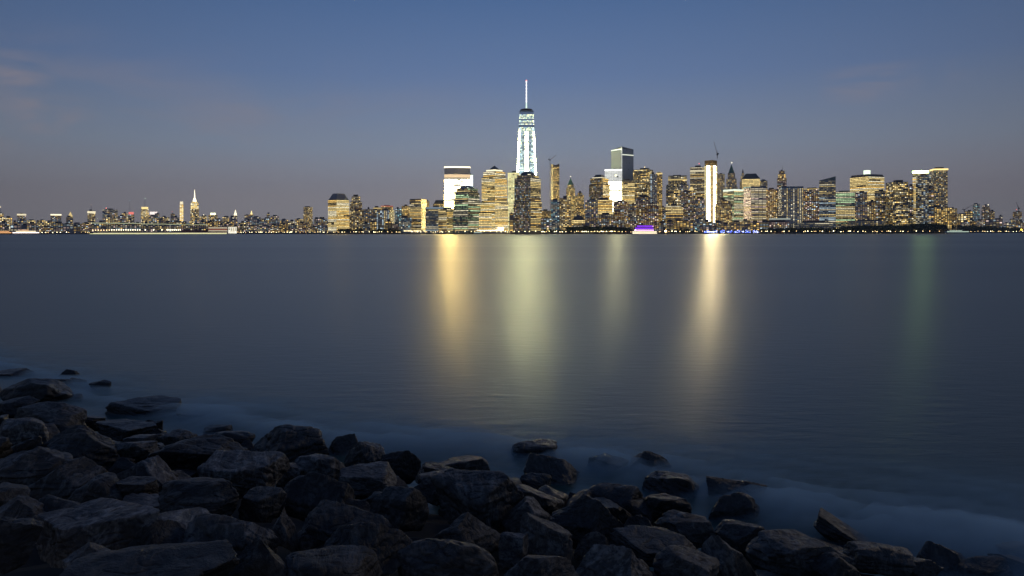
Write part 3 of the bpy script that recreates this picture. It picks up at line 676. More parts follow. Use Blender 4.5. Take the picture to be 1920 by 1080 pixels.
b(1595, 1606, 361, 1800, 'dark_office', 'narrow black slab in front of the broad gold-windowed tower')
b(1604, 1626, 361, 1790, 'grey_res', 'pinkish grey slab with few lights in front of the gold-windowed tower')
b(1626, 1642, 378, 1780, 'brick', 'low brown block at the foot of the broad gold-windowed tower', cat='building', name='office_building')
b(1640, 1666, 358, 1850, 'dark_blue', 'dark blue-green block left of the big black office')
b(1661, 1703, 341, 1790, 'dark_office', 'big black office block with a cut left corner and lit rows', xc=1674, name='black_office_tower')
b(1702, 1713, 348, 1850, 'dark_blue', 'narrow dark strip tower right of the big black office')
root, ft, last, z0, org, c = b(1711, 1741, 321, 1950, 'office_gold', 'gold tower with a glaring yellow-green roof light behind the curved glass one')
pane(root, org, 'roof_floodlight', ft[0], ft[1], zof(1726, 324.5, 1950), zof(1726, 320.5, 1950), emit('roof_flood', (.62, 1, .30), 34, 'FRONT'), off=1.5, th=.4)
b(1717, 1746, 328, 1800, 'office_cool', 'curved glass tower bulging toward the river', curve=.22, name='curved_glass_tower')
b(1741, 1751, 350, 1790, 'dark_blue', 'dark plain strip in front of the lattice tower with a glowing rim')
b(1744, 1777, 319, 1960, 'stone_grey', 'gridded tower with an overhanging glowing cornice, last tall one on the right', xc=1752, crown=(319, 316.4, 1.08, WARM, 1.7), roof=('frustum', 313, .6, .55, DARK))
b(1748, 1769, 388, 1800, 'stone_gold', 'low beige block under the lattice tower', cat='building', name='office_building')
b(1768, 1785, 389, 1830, 'stone_gold', 'low beige block with dark top windows at the right end of downtown', cat='building', name='office_building')
# low frontage
b(1303, 1322, 410, 1690, 'blue_res', 'small bluish low building between park trees', cat='building', name='waterfront_building')
b(1442, 1482, 409, 1720, 'lit_white', 'small white flat-roofed building above the park', cat='building', name='white_building', st2=(0, 'glass_dim'), crown=(412, 409, 1.01, (.9, 1, .9), .35))
b(1420, 1480, 416, 1700, 'redbrick', 'long low brick row behind the blue-lit trees', cat='building', name='brick_row')
b(1488, 1561, 417, 1710, 'office_cool', 'long low dark blue building with bright window strips behind the park trees', cat='building', name='long_low_building')
b(1588, 1661, 414, 1740, 'stone_grey', 'long low stone building with dim arches behind the park', cat='building', name='stone_hall')
b(757, 797, 431, 1790, 'pavilion', 'low glaring white pavilion at the water edge', cat='pavilion', name='riverside_pavilion', mech=False)
b(890, 930, 429.5, 1725, 'pavilion', 'long low white-lit terminal below the pyramid-roofed tower', cat='pavilion', name='riverside_pavilion', mech=False)
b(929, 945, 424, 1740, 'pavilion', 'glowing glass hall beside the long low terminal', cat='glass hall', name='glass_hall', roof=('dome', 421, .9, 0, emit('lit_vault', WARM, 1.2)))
# --- beyond the river mouth on the right
b(1791, 1812, 401, 3000, 'far_gold', 'golden low block under a red boom, right of downtown')
b(1809, 1824, 396, 3100, 'far_gold', 'gold-lit block with a lit rounded front at the foot of the red boom')
crane(1808, 398, 3050, 1823, 385, 'red-lit crane boom over the golden blocks on the right', r=1.4)
b(1824, 1837, 383, 2900, 'blue_res', 'bluish grey tower, taller of the two right of downtown')
b(1840, 1857, 385, 3000, 'brick_dim', 'dark tower with a white lamp on its right top corner', tiers=[(391, 1), (385, .8)], beacon=(1853, 384, WHT, 3))
b(1855, 1865, 396, 2950, 'brick_dim', 'stubby brown block against the dark tower with the white corner lamp')
b(1873, 1880, 404, 3000, 'grey_res', 'tiny isolated grey block on the far right shore', cat='building', name='far_block')
b(1899, 1916, 397, 2900, 'brick_dim', 'dim building with a red light and thin crane near the right edge', beacon=(1906, 393, (1, .2, .15), 2), cat='building', name='far_building')
crane(1910, 396, 2880, 1905, 378, 'thin faint crane near the right edge', r=1.0)

# --- ordinary blocks filling the shore, each its own building
def fill(px0, px1, D, ylo, yhi, wlo, whi, styles, label, group, seed):
    rnd = random.Random(seed); x = px0
    while x < px1:
        wd = rnd.uniform(wlo, whi); dd = D + rnd.uniform(-30, 60)
        building(x, x + wd * rnd.uniform(.9, 1.05), rnd.uniform(ylo, yhi), dd, rnd.choice(styles), label, cat='building', name='city_block', group=group)
        x += wd
fill(-4, 615, 4300, 405, 420, 9, 20, ['far_dim', 'far_dim', 'far_dim', 'far_gold'], 'distant block of the midtown roofline below the tall towers', 'distant midtown blocks', 1)
fill(-4, 612, 2450, 416, 426, 10, 24, ['low', 'low', 'low_warm', 'redbrick', 'far_dim'], 'low dim warehouse or flats along the western waterfront', 'low western waterfront blocks', 2)
fill(655, 800, 2250, 394, 410, 10, 18, ['brick', 'office_warm', 'stone_gold'], 'half-hidden block behind the left downtown waterfront', 'half-hidden blocks left of the curved white tower', 3)
fill(955, 1120, 2250, 384, 408, 10, 18, ['brick', 'office_warm', 'stone_gold'], 'half-hidden block between the domed tower and the cut-off pyramid tower', 'half-hidden blocks by the domed tower', 4)
fill(1120, 1310, 2080, 375, 398, 10, 18, ['brick', 'stone_gold', 'grey_res', 'office_warm'], 'half-hidden block behind the flats near the purple boat', 'half-hidden blocks near the purple boat', 5)
fill(1310, 1600, 2080, 366, 392, 10, 18, ['brick', 'grey_res', 'office_warm', 'brick_dim'], 'half-hidden block behind the southern downtown frontage', 'half-hidden blocks of southern downtown', 6)
fill(1600, 1790, 2080, 372, 400, 10, 18, ['brick', 'office_warm', 'dark_blue'], 'half-hidden block around the black offices on the right', 'half-hidden blocks of the far downtown end', 7)
fill(1235, 1440, 1690, 412, 420, 12, 24, ['low', 'brick_dim', 'grey_res', 'low_warm'], 'low riverside flats behind the park trees and blue lights', 'low riverside flats', 8)
fill(680, 760, 1880, 414, 420, 10, 18, ['low', 'brick_dim', 'low_warm'], 'low riverside flats left of the white pavilion', 'low flats by the white pavilion', 9)
fill(1786, 1925, 2800, 411, 420, 9, 20, ['low', 'far_dim', 'grey_res', 'low_warm'], 'low dim building on the far right shore', 'low buildings on the far right shore', 10)

# ------------------------------------------------------------------ trees, lamps, boats, piers along the far shore
LEAF = plain('foliage', (0.08, 0.11, 0.06), 0.8, scale=0.5); BARK = plain('bark', (0.06, 0.045, 0.035), 0.9)
def crown_mesh(seed, n=230):
    rnd = random.Random(seed); m_ = MB(); lobes = [(rnd.uniform(-.45, .45), rnd.uniform(-.45, .45), rnd.uniform(.35, .85), rnd.uniform(.28, .5)) for _ in range(7)]
    for _ in range(n):
        lx, ly, lz, lr = rnd.choice(lobes); v = Vector((rnd.gauss(0, 1), rnd.gauss(0, 1), rnd.gauss(0, 1))).normalized() * lr * rnd.uniform(.55, 1.05)
        c = Vector((lx, ly, lz)) + v * Vector((1, 1, .7)); a = Vector((rnd.gauss(0, 1), rnd.gauss(0, 1), rnd.gauss(0, 1))).normalized(); u = a.orthogonal().normalized(); w_ = a.cross(u); s = rnd.uniform(.07, .15)
        m_.face([c + u * s, c + w_ * s, c - u * s, c - w_ * s])
    return m_
def tree_proto(seed):
    t = empty('broadleaf_tree'); m_ = MB(); m_.tube((0, 0, 0), (0.02, 0, .5), .05, .03, 6); m_.tube((0.02, 0, .35), (.25, .05, .7), .025, .012, 4); m_.tube((0.02, 0, .35), (-.25, -.05, .65), .025, .012, 4)
    m_.build('trunk', BARK, t); crown_mesh(seed).build('crown', LEAF, t); return t
protos = [tree_proto(s) for s in (1, 2, 3, 4)]; used = set()
def copy_tree(o):
    c = link(o.copy())
    for ch in list(o.children): k = link(ch.copy()); k.parent = c
    return c
def put_tree(px, D, h, label, group, rnd):
    i = rnd.randrange(4); t = protos[i] if i not in used else copy_tree(protos[i]); used.add(i)
    X, Y = P(px, D); t.location = (X, Y, GZ); wd = h * rnd.uniform(.75, 1.1); t.scale = (wd, wd, h); t.rotation_euler = (0, 0, rnd.uniform(0, 6.28)); tag(t, label, 'tree', group); return t
rnd = random.Random(4)
def tree_row(px0, px1, y0, y1, dpx, label, group, dD=12):
    x = px0
    while x < px1:
        D = shoreD(x) + dD + rnd.uniform(0, 25); t = (x - px0) / (px1 - px0); yt = y0 + (y1 - y0) * t + rnd.uniform(-1.2, 1.6)
        put_tree(x, D, max(5, zof(x, yt, D) - GZ), label, group, rnd); x += dpx * rnd.uniform(.7, 1.3)
tree_row(640, 752, 430, 430, 6.5, 'small dark tree on the promenade before the brown riverside flats', 'trees before the brown riverside flats')
tree_row(1015, 1070, 431, 431, 6, 'low dark tree beside the lamps under the paired apartment towers', 'trees under the paired apartment towers')
tree_row(1068, 1185, 424, 427, 5.0, 'dark park tree between the domed hall and the purple boat', 'trees around the domed hall')
tree_row(1250, 1318, 430, 430, 6.5, 'dark tree between the orange floodlight and the blue lights', 'trees by the orange floodlight')
tree_row(1424, 1600, 429, 427, 5.2, 'dark park tree on the lamp-lit green shore right of the blue lights', 'park trees right of the blue lights')
tree_row(1590, 1712, 424, 422, 4.8, 'full dark tree in front of the black offices', 'park trees before the black offices')
tree_row(1712, 1792, 421, 420, 4.6, 'tall dark tree of the park point under the lattice tower', 'trees on the park point')
tree_row(1740, 1912, 421, 428, 4.6, 'dark tree on the low wooded hill at the right end', 'trees on the wooded hill', 60)
# promenade lamps
def lamp_proto(colr, s, r):
    t = empty('promenade_lamp'); m_ = MB(); m_.tube((0, 0, 0), (0, 0, 4.2), .12, .08, 6); m_.build('pole', DARK, t)
    m_ = MB(); m_.ball((0, 0, 4.2 + r * .6), r, n=8, m=5); m_.build('globe', emit('lamp_globe', colr, s), t); return t
lp = [lamp_proto((1, .76, .34), 7, .85), lamp_proto((1, .64, .26), 5, .75), lamp_proto((1, .85, .48), 10, .95)]; lu = set()
def lamp_row(px0, px1, dpx, label, group, dD=3, zz=None):
    x = px0
    while x < px1:
        i = rnd.randrange(3); t = lp[i] if i not in lu else copy_tree(lp[i]); lu.add(i)
        X, Y = P(x, shoreD(x) + dD); t.location = (X, Y, GZ if zz is None else zz); tag(t, label, 'lamp', group); k = rnd.uniform(.7, 1.25); t.scale = (k, k, rnd.uniform(.6, 1)); x += dpx * rnd.choice([.3, .45, .7, .9, 1.3])
lamp_row(70, 175, 9, 'small bright quay lamp between the two ferries on the left', 'quay lamps on the far left')
lamp_row(434, 612, 6, 'lit lamp on the low western waterfront, right of the white box building', 'lamps of the western waterfront')
lamp_row(614, 800, 9, 'glowing promenade lamp before the brown riverside flats', 'promenade lamps before the riverside flats')
lamp_row(800, 1018, 9, 'glowing promenade lamp at the foot of the office towers', 'promenade lamps below the office towers')
lamp_row(1018, 1186, 7.5, 'warm promenade lamp between the domed tower and the purple boat', 'promenade lamps left of the purple boat')
lamp_row(1236, 1320, 8, 'warm lamp along the quay between purple boat and blue lights', 'quay lamps right of the purple boat')
lamp_row(1428, 1712, 10.5, 'round park lamp glowing under the dark trees', 'park lamps under the trees')
lamp_row(1718, 1765, 14, 'sparse warm lamp on the dark park point', 'lamps on the park point')
lamp_row(1820, 1922, 6.5, 'orange shore lamp in the row at the right edge', 'shore lamps at the right edge', dD=2)
# the starry orange floodlight
def floodlight(px, D, z, r, colr, s, label):
    X, Y = P(px, D); t = tag(empty('floodlight', (X, Y, GZ)), label, 'floodlight'); m_ = MB(); m_.tube((0, 0, 0), (0, 0, z), .3, .2, 6); m_.box((0, 0, z), (r * 1.4, r * .8, .4)); m_.build('pole', DARK, t)
    m_ = MB(); m_.ball((0, -.4, z + r * .5), r, n=10, m=6); m_.build('lamp_head', emit('flood_lamp', colr, s), t)
floodlight(1248, shoreD(1248) + 2, 3.4, 2.4, (1, .62, .22), 22, 'dazzling orange floodlight on the quay right of the purple boat')
floodlight(1915, shoreD(1915) + 20, 8, 3.0, (1, .70, .08), 3, 'yellow-lit signal lamp at the right edge above the shore')
floodlight(1286, 1700, 14, 1.6, (1, .55, .30), 9, 'lone pinkish lamp high above the trees left of the park')
floodlight(1429, 1702, 16, 1.7, (1, .85, .45), 6, 'bright pale lamp high beside the small white flat-roofed building')
# blue-lit trees
BLUE = emit('blue_fairy_light', (.12, .2, 1.0), 9); LBLUE = emit('pale_blue_light', (.65, .7, 1.0), 10)
def blue_tree(px, big):
    D = shoreD(px) + 4 + rnd.uniform(0, 8); X, Y = P(px, D); t = tag(empty('blue_lit_tree', (X, Y, GZ)), 'small tree strung with blue and white lights on the quay', 'tree', 'blue-lit trees on the quay')
    m_ = MB(); m_.tube((0, 0, 0), (0, 0, 4), .2, .1, 5); m_.build('trunk', BARK, t); o = crown_mesh(int(px), 110).build('crown', LEAF, t); o.scale = (5, 5, 8)
    m_ = MB(); m2 = MB()
    for k in range(16): (m_ if rnd.random() < .7 else m2).ball((rnd.uniform(-3, 3), rnd.uniform(-3, 1), rnd.uniform(.8, 7 if big else 5)), .42, n=5, m=3)
    m_.build('fairy_lights', BLUE, t, 'stuff')
    if m2.f: m2.build('white_fairy_lights', LBLUE, t, 'stuff')
for k in range(15): blue_tree(1322 + k * 7.0 + rnd.uniform(-1.5, 1.5), k % 2)
X, Y = P(1333, shoreD(1333) + 3); mm = MB(); mm.box((0, 0, 3.4), (22, 5, .5)); t = tag(empty('canopy', (X, Y, GZ)), 'blue-glowing quay canopy left of the blue-lit trees', 'canopy'); mm.build('roof', WHITE, t)
mm = MB(); [mm.tube((x, -2, 0), (x, -2, 3.2), .15, .15, 5) for x in (-10, -3, 4, 10)]; mm.build('posts', DARK, t); mm = MB(); mm.box((0, -2.6, 2.9), (21, .3, .5)); mm.build('light_strip', LBLUE, t)

# boats
def boat(px0, px1, D, label, cat, hullm, decks, name='ferry', mast=True, hull_h=2.6):
    """decks: (start share, end share, y bottom, y top, light material, roof) stacked superstructure"""
    xm = (px0 + px1) / 2; X, Y = P(xm, D); Lg = (px1 - px0) / F * D; wd = min(12, Lg * .2); rt = tag(empty(name, (X, Y, 0)), label, cat)
    m_ = MB(); n = 10; low = []; high = []
    for k in range(2 * n):
        s = k / n if k < n else 2 - k / n
        x = (-.5 + s) * Lg; ww = wd / 2 * min(1, (1 - s) * 4.5 + .02) * (1 if k < n else -1) * -1
        low.append((x * .93, ww * .8)); high.append((x, ww))
    m_.prism(low, -.4, hull_h, high); m_.build('hull', hullm, rt)
    z = hull_h
    for (a, b_, h, lm, rm) in decks:
        xa, xb = (-.5 + a) * Lg, (-.5 + b_) * Lg; mid = (xa + xb) / 2; sk = MB(); sk.box((mid, 0, z + h / 2), (xb - xa, wd * .7, h)); dk = sk.build('deck_cabin', rm, rt)
        wv = MB(); nn = max(3, int((xb - xa) / 2.2))
        for k in range(nn):
            x = xa + (xb - xa) * (k + .5) / nn
            for sg in (-1,): wv.box((x, sg * (wd * .35 + .06), z + h * .55), ((xb - xa) / nn * .74, .12, h * .55))
        wv.build('lit_windows', lm, dk, 'stuff')
        rf = MB(); rf.box((mid, 0, z + h + .14), (xb - xa + 1.2, wd * .8, .24)); rf.build('deck_roof', WHITE, rt)
        rl = MB(); rl.tube((xa, -wd * .42, z + h + 1.2), (xb, -wd * .42, z + h + 1.2), .06, .06, 4)
        for k in range(nn): x = xa + (xb - xa) * k / nn; rl.tube((x, -wd * .42, z + h + .2), (x, -wd * .42, z + h + 1.2), .05, .05, 3)
        rl.build('railing', STEEL, rt)
        z += h + .28
    if mast: mm_ = MB(); mm_.tube((Lg * .12, 0, z), (Lg * .10, 0, z + 4), .2, .1, 5); mm_.build('mast', WHITE, rt)
    return rt
PUR = emit('purple_deck_light', (.30, .05, 1.0), 1.6); PINKL = emit('lilac_deck_light', (.95, .5, 1.0), 2.6); DECKW = emit('warm_deck_light', (1, .85, .55), 2.6); ORL = emit('orange_deck_light', (1, .5, .2), 1.6); PALEL = emit('pale_deck_light', (.8, 1, .8), .9)
PWALL = plain('dark_cabin_paint', (.16, .12, .3), .5)
pb = boat(1184, 1232, 1560, 'purple-lit party boat with a glowing cream hull, moored off the quay', 'boat', WHITE, [(.03, .97, 3.4, DECKW, WHITE), (.10, .86, 4.0, PINKL, PWALL), (.13, .84, 4.4, PUR, PWALL), (.2, .8, 4.6, PUR, PWALL)], name='party_boat')
for nm_, x_, w_, z_, mt_ in (('hull_light_strip', 0, 56, 1.5, DECKW), ('stern_light', 19, 3, 17.5, PINKL), ('bow_light', -21, 3, 9.0, emit('white_boat_lamp', (1, .95, .9), 5))):
    m_ = MB(); m_.box((x_, -6.2 if z_ < 2 else -4.4, z_), (w_, .3, .9)); m_.build(nm_, mt_, pb)
boat(24, 77, 1900, 'white-lit ferry with a pale pink glow on the far left water', 'ferry', WHITE, [(.03, .97, 4, emit('rosy_deck_light', (1, .8, .7), 3.2), WHITE), (.15, .85, 3.0, DECKW, WHITE), (.3, .6, 3, ORL, WHITE)])
boat(-2, 24, 2040, 'orange-lit low ferry at the very left edge', 'ferry', DARK, [(.05, .95, 4.2, ORL, DARK), (.1, .8, 3.4, ORL, DARK)])
boat(1769, 1816, 1640, 'long pale white boat moored before the dark park point', 'boat', plain('pale_hull', (.5, .58, .62), .35), [(.1, .97, 3.0, PALEL, plain('pale_hull', (.5, .58, .62), .35)), (.2, .7, 2.0, PALEL, WHITE)], name='passenger_boat')
boat(888, 905, 1690, 'small pale ferry at the left end of the long white-lit terminal', 'ferry', plain('pale_hull', (.5, .58, .62), .35), [(.05, .9, 2.6, PALEL, WHITE)])
# long pier on the left
def strip_building(px0, px1, D, yt, label, name, cat, wall, strips=(), lamps=None, dep=40):
    xm = (px0 + px1) / 2; ft = foot_front(px0, px1, D, dep); cx = sum(p[0] for p in ft) / 4; cy = sum(p[1] for p in ft) / 4; org = (cx, cy, GZ); rt = tag(empty(name, org), label, cat)
    z1 = zof(xm, yt, D); m_ = MB(); m_.prism(ft, GZ, z1); m_.build('wall', wall, rt, origin=org); m_ = MB(); m_.prism(scaled(ft, 1.01), z1, z1 + .8); m_.build('roof', ROOF, rt, origin=org)
    wv = MB(); patch_windows(wv, (*ft[0], GZ + 5), (*ft[1], GZ + 5), (*ft[0], z1 - 2), (*ft[1], z1 - 2), ST['low'], random.Random(int(px0))); 
    if wv.f: wv.build('windows', GLOW, rt, 'stuff', origin=org)
    for (nm, ya, yb, mt) in strips: pane(rt, org, nm, ft[0], ft[1], zof(xm, ya, D), zof(xm, yb, D), mt, off=.6, th=.5)
    if lamps:
        n, yl, mt = lamps; a, b_ = Vector(ft[0]), Vector(ft[1])
        for k in range(n): p_ = a.lerp(b_, (k + .5) / n); mm_ = MB(); mm_.ball((p_.x, p_.y - 1.2, zof(xm, yl, D)), 1.5, n=6, m=4); mm_.build('wall_lamp', mt, rt, origin=org)
    return rt
LL = emit('wall_lamp_light', (1, .88, .6), 6)
strip_building(172, 208, shoreD(190) + 20, 418.5, 'dark blue-grey waterfront shed at the left end of the long lit pier', 'pier_shed', 'pier shed', wallmat((.12, .13, .17), .4), [('roof_edge_light', 418.8, 417.8, emit('edge_strip', (.95, 1, .6), .6))], (7, 431.5, emit('wall_lamp_light', (1, .7, .35), 4)))
strip_building(208, 265, shoreD(236) + 20, 418.5, 'long dark pier shed with a row of thirteen white lamps', 'pier_shed', 'pier shed', wallmat((.10, .12, .14), .4), [('roof_edge_light', 419.2, 418.2, emit('edge_strip', (.95, 1, .6), .6))], (13, 431, LL))
strip_building(265, 312, shoreD(290) + 20, 420, 'dark pier shed between the white lamp row and the second lamp cluster', 'pier_shed', 'pier shed', wallmat((.10, .11, .15), .4), [('roof_edge_light', 420.5, 419.6, emit('edge_strip', (.95, 1, .6), .6))], (3, 431, LL))
strip_building(312, 340, shoreD(326) + 20, 420, 'pier shed with a tight cluster of cream lamps', 'pier_shed', 'pier shed', wallmat((.12, .12, .14), .4), [('roof_edge_light', 421, 420.1, emit('edge_strip', (.95, 1, .6), .6))], (8, 431, LL))
strip_building(340, 390, shoreD(365) + 20, 421, 'red-based pier shed under the spired skyscraper', 'pier_shed', 'pier shed', wallmat((.14, .11, .12), .4), [('roof_edge_light', 421.6, 420.8, emit('edge_strip', (.95, 1, .6), .5)), ('red_base', 435.2, 431.5, plain('red_boarding', (.3, .09, .07), .7))])
strip_building(391, 426, shoreD(408) + 15, 425, 'low hall with white and red lit stripes left of the white box', 'striped_hall', 'hall', wallmat((.3, .2, .16), .2), [('white_stripe', 428.5, 426, emit('soft_panel', (1, .85, .6), .5)), ('red_stripe', 431, 429.2, emit('red_panel', (1, .3, .2), .25)), ('lower_stripe', 433.4, 431.8, emit('soft_panel', (1, .85, .6), .6))])
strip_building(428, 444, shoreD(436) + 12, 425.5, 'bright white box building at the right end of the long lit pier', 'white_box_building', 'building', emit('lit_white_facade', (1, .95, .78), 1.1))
# added quay whose glowing edge stands in for a ferry light trail
m_ = MB(); D0 = 2050; X0, Y0 = P(168, 2075); X1, Y1 = P(425, 2040); rt = tag(empty('ferry_trail_quay', ((X0 + X1) / 2, (Y0 + Y1) / 2, 0)), 'added long quay with a glowing yellow-green edge in place of a ferry light trail, on the left', 'quay'); org = tuple(rt.location)
m_.prism([(X0, Y0), (X1, Y1), (X1, Y1 + 22), (X0, Y0 + 22)], -1, 2.2); m_.build('deck', plain('quay_concrete', (.3, .3, .28), .8), rt, origin=org)
pane(rt, org, 'edge_light', (X0, Y0), (X1, Y1), .4, 2.0, emit('ferry_trail_glow', (.95, .95, .45), 1.0), off=.3)  # the ferry's trail of light, put in as a glowing strip
pane(rt, org, 'upper_trail_glow', (X0 + 10, Y0 + 2), (X1, Y1 + 2), 2.6, 3.6, emit('ferry_trail_glow', (1, .9, .55), 1.6), off=.3)

# ------------------------------------------------------------------ the rocks on the near shore
m, gg, out = newmat('wet_boulder')
oc = gg.node('ShaderNodeTexCoord').outputs['Object']; oi = gg.node('ShaderNodeObjectInfo').outputs['Random']
rotn = gg.node('ShaderNodeVectorRotate', rotation_type='EULER_XYZ'); gg.put(oc, rotn.inputs['Vector'])
rv = gg.node('ShaderNodeCombineXYZ'); gg.put(gg.math('MULTIPLY', oi, 1.4), rv.inputs[0]); gg.put(gg.math('MULTIPLY', gg.math('FRACT', gg.math('MULTIPLY', oi, 17.3)), 2.4), rv.inputs[1]); gg.put(gg.math('MULTIPLY', oi, 40.0), rv.inputs[2]); gg.put(rv.outputs[0], rotn.inputs['Rotation'])
off = gg.vmath('ADD', rotn.outputs[0], gg.node('ShaderNodeObjectInfo').outputs['Location'])
strat = gg.noise(gg.vmath('MULTIPLY', off, (1.2, 1.5, 3.2)), 3.2, 7, 0.66, 0.9)
fine = gg.noise(off, 26, 5, 0.65); blot = gg.noise(off, 2.1, 4, 0.55)
c1 = gg.mix(gg.ramp(blot, [(0.38, 0), (0.66, 1)]), (0.030, 0.030, 0.031, 1), (0.085, 0.070, 0.054, 1))
c2 = gg.mix(gg.ramp(strat, [(0.46, 0), (0.64, 1)]), c1, (0.19, 0.178, 0.160, 1))
c3 = gg.mix(gg.ramp(fine, [(0.35, 1), (0.52, 0)]), c2, (0.022, 0.022, 0.024, 1))
br = gg.math('MULTIPLY_ADD', gg.math('POWER', oi, 1.6), 1.5, 0.5)
pz = gg.node('ShaderNodeSeparateXYZ'); gg.put(gg.node('ShaderNodeNewGeometry').outputs['Position'], pz.inputs[0])
wet = gg.math('SUBTRACT', 1.0, gg.math('DIVIDE', gg.math('ADD', pz.outputs[2], gg.math('MULTIPLY', blot, -0.25)), 0.75), clamp=True)   # dark wet stone up to the tide line
c3 = gg.mix(gg.math('MULTIPLY', wet, 0.8), c3, (0.012, 0.013, 0.012, 1))
c4 = gg.mix(1.0, c3, br, 'MULTIPLY')
hgt = gg.math('ADD', gg.math('MULTIPLY', strat, 0.8), gg.math('MULTIPLY', fine, 0.25))
bmp = gg.node('ShaderNodeBump'); bmp.inputs['Strength'].default_value = 1.0; bmp.inputs['Distance'].default_value = 0.055; gg.put(hgt, bmp.inputs['Height'])
rg = gg.math('SUBTRACT', gg.math('MULTIPLY_ADD', fine, 0.45, 0.34), gg.math('MULTIPLY', wet, 0.22))
pb = principled(gg, out, Base_Color=c4, Roughness=rg, Specular_IOR_Level=0.5); gg.l.new(bmp.outputs[0], pb.inputs['Normal'])
BOULDER = m
_ico = {}
def ico(n):
    if n not in _ico:
        bm = bmesh.new(); bmesh.ops.create_icosphere(bm, subdivisions=n, radius=1); bm.verts.ensure_lookup_table()
        _ico[n] = (np.array([v.co[:] for v in bm.verts]), [[v.index for v in f.verts] for f in bm.faces]); bm.free()
    return _ico[n]
def rock_mesh(seed, W, Dp, Hh, shape='b', tilt=0.0, yaw=None, n=5):
    rs = np.random.RandomState(seed); d, faces = ico(n)
    N = []; dist = []
    base = np.array([[1, 0, 0], [-1, 0, 0], [0, 1, 0], [0, -1, 0], [0, 0, 1], [0, 0, -1]], float)
    for q in base: N.append(q + rs.normal(0, .22 if shape != 'r' else .3, 3)); dist.append(rs.uniform(.72, .95))
    for _ in range(7 if shape != 'r' else 12): N.append(rs.normal(0, 1, 3)); dist.append(rs.uniform(.82, 1.08))
    if shape == 'p':
        for sx in (-1, 1): N.append(np.array([sx * .8, rs.uniform(-.3, .3), .75])); dist.append(rs.uniform(.62, .72))
    if shape == 't': N.append(np.array([-.75, 0, .8])); N.append(np.array([.75, 0, .8])); dist += [.84, .84]
    if shape == 's': dist[4] = .6
    N = np.array(N); N /= np.linalg.norm(N, axis=1)[:, None]; dist = np.array(dist)
    p = {'b': 60, 's': 60, 'r': 12, 'p': 50, 't': 50}[shape]
    dots = np.maximum(d @ N.T, 0) / dist
    r = (dots ** p).sum(1) ** (-1.0 / p)
    v = d * np.minimum(r, 1.5)[:, None]
    sd_ = rs.uniform(0, 50)
    ax = rs.normal(0, .35, 3) + np.array([0, 0, 1]); ax /= np.linalg.norm(ax)
    res = np.empty(len(v))
    for i, c in enumerate(v):
        q = Vector((c[0] * 1.3 + sd_, c[1] * 1.3, c[2] * 1.3)); a = noise.fractal(q, .9, 2.1, 4 if n > 4 else 3)
        st = noise.noise(Vector((c[0] * 1.2 + sd_, c[1] * 1.2, (c @ ax) * 7))) 
        rg_ = 1 - abs(noise.noise(Vector((c[0] * 2.3 - sd_, c[1] * 2.3, c[2] * 3.4)))) * 2
        res[i] = a * .085 + st * .05 - max(0, rg_ - .74) * .16
    v = v + d * res[:, None]
    ya = rs.uniform(0, 6.28) if yaw is None else yaw
    ca, sa = math.cos(ya), math.sin(ya); v = v @ np.array([[ca, -sa, 0], [sa, ca, 0], [0, 0, 1]]).T
    if shape == 'p':
        k = np.clip(1 - .38 * (v[:, 2] + .3), .35, 1.2); v[:, 0] *= k; v[:, 1] *= np.clip(k, .6, 1.2)
    for a, L_ in ((0, W), (1, Dp), (2, Hh)):
        lo, hi = v[:, a].min(), v[:, a].max(); v[:, a] = (v[:, a] - (lo + hi) / 2) * L_ / (hi - lo)
    t = R(tilt); ct, s_ = math.cos(t), math.sin(t)
    v = v @ np.array([[ct, 0, s_], [0, 1, 0], [-s_, 0, ct]]).T
    me = bpy.data.meshes.new('boulder'); me.from_pydata(v.tolist(), [], faces); me.polygons.foreach_set('use_smooth', [True] * len(me.polygons)); me.materials.append(BOULDER)
    try: me.set_sharp_from_angle(angle=R(32))
    except Exception: pass
    return me
def hit(px, py, lift):
    """where the sight line through a photo point meets the bank (raised by lift)"""
    dx_, dz_ = rx(px), (hor(px) - py) / F; y = 2.2
    while y < 30:
        if CAMH + dz_ * y <= max(bank(dx_ * y, y), -0.03) + lift: break
        y += .02
    return dx_ * y, y, CAMH + dz_ * y
used_rocks = []
def rock(cx, cy, wpx, hpx, shape, tilt, label, group=None, seed=None, n=5, dk=.85):
    sz = wpx / F * 8; x, y, z = hit(cx, cy, 0.06)
    for _ in range(3):
        Wm = wpx / F * y; Hm = hpx / F * y; x, y, z = hit(cx, cy, .18 * Hm)
    dep = Wm * dk * .8; th = math.atan((cy - 436) / F)
    Hm = max(.52 * Wm if shape != 's' else .34 * Wm, 1.3 * Hm - dep * math.sin(th) * .3)
    if cx > 1540: z += .07
    me = rock_mesh(seed or int(cx * 7 + cy * 3), Wm * 1.06, dep, Hm, shape, tilt, n=n)
    o = link(bpy.data.objects.new('boulder', me)); o.location = (x, y, z - Hm * .04); tag(o, label, 'boulder', group)
    used_rocks.append((x, y, Wm)); return o
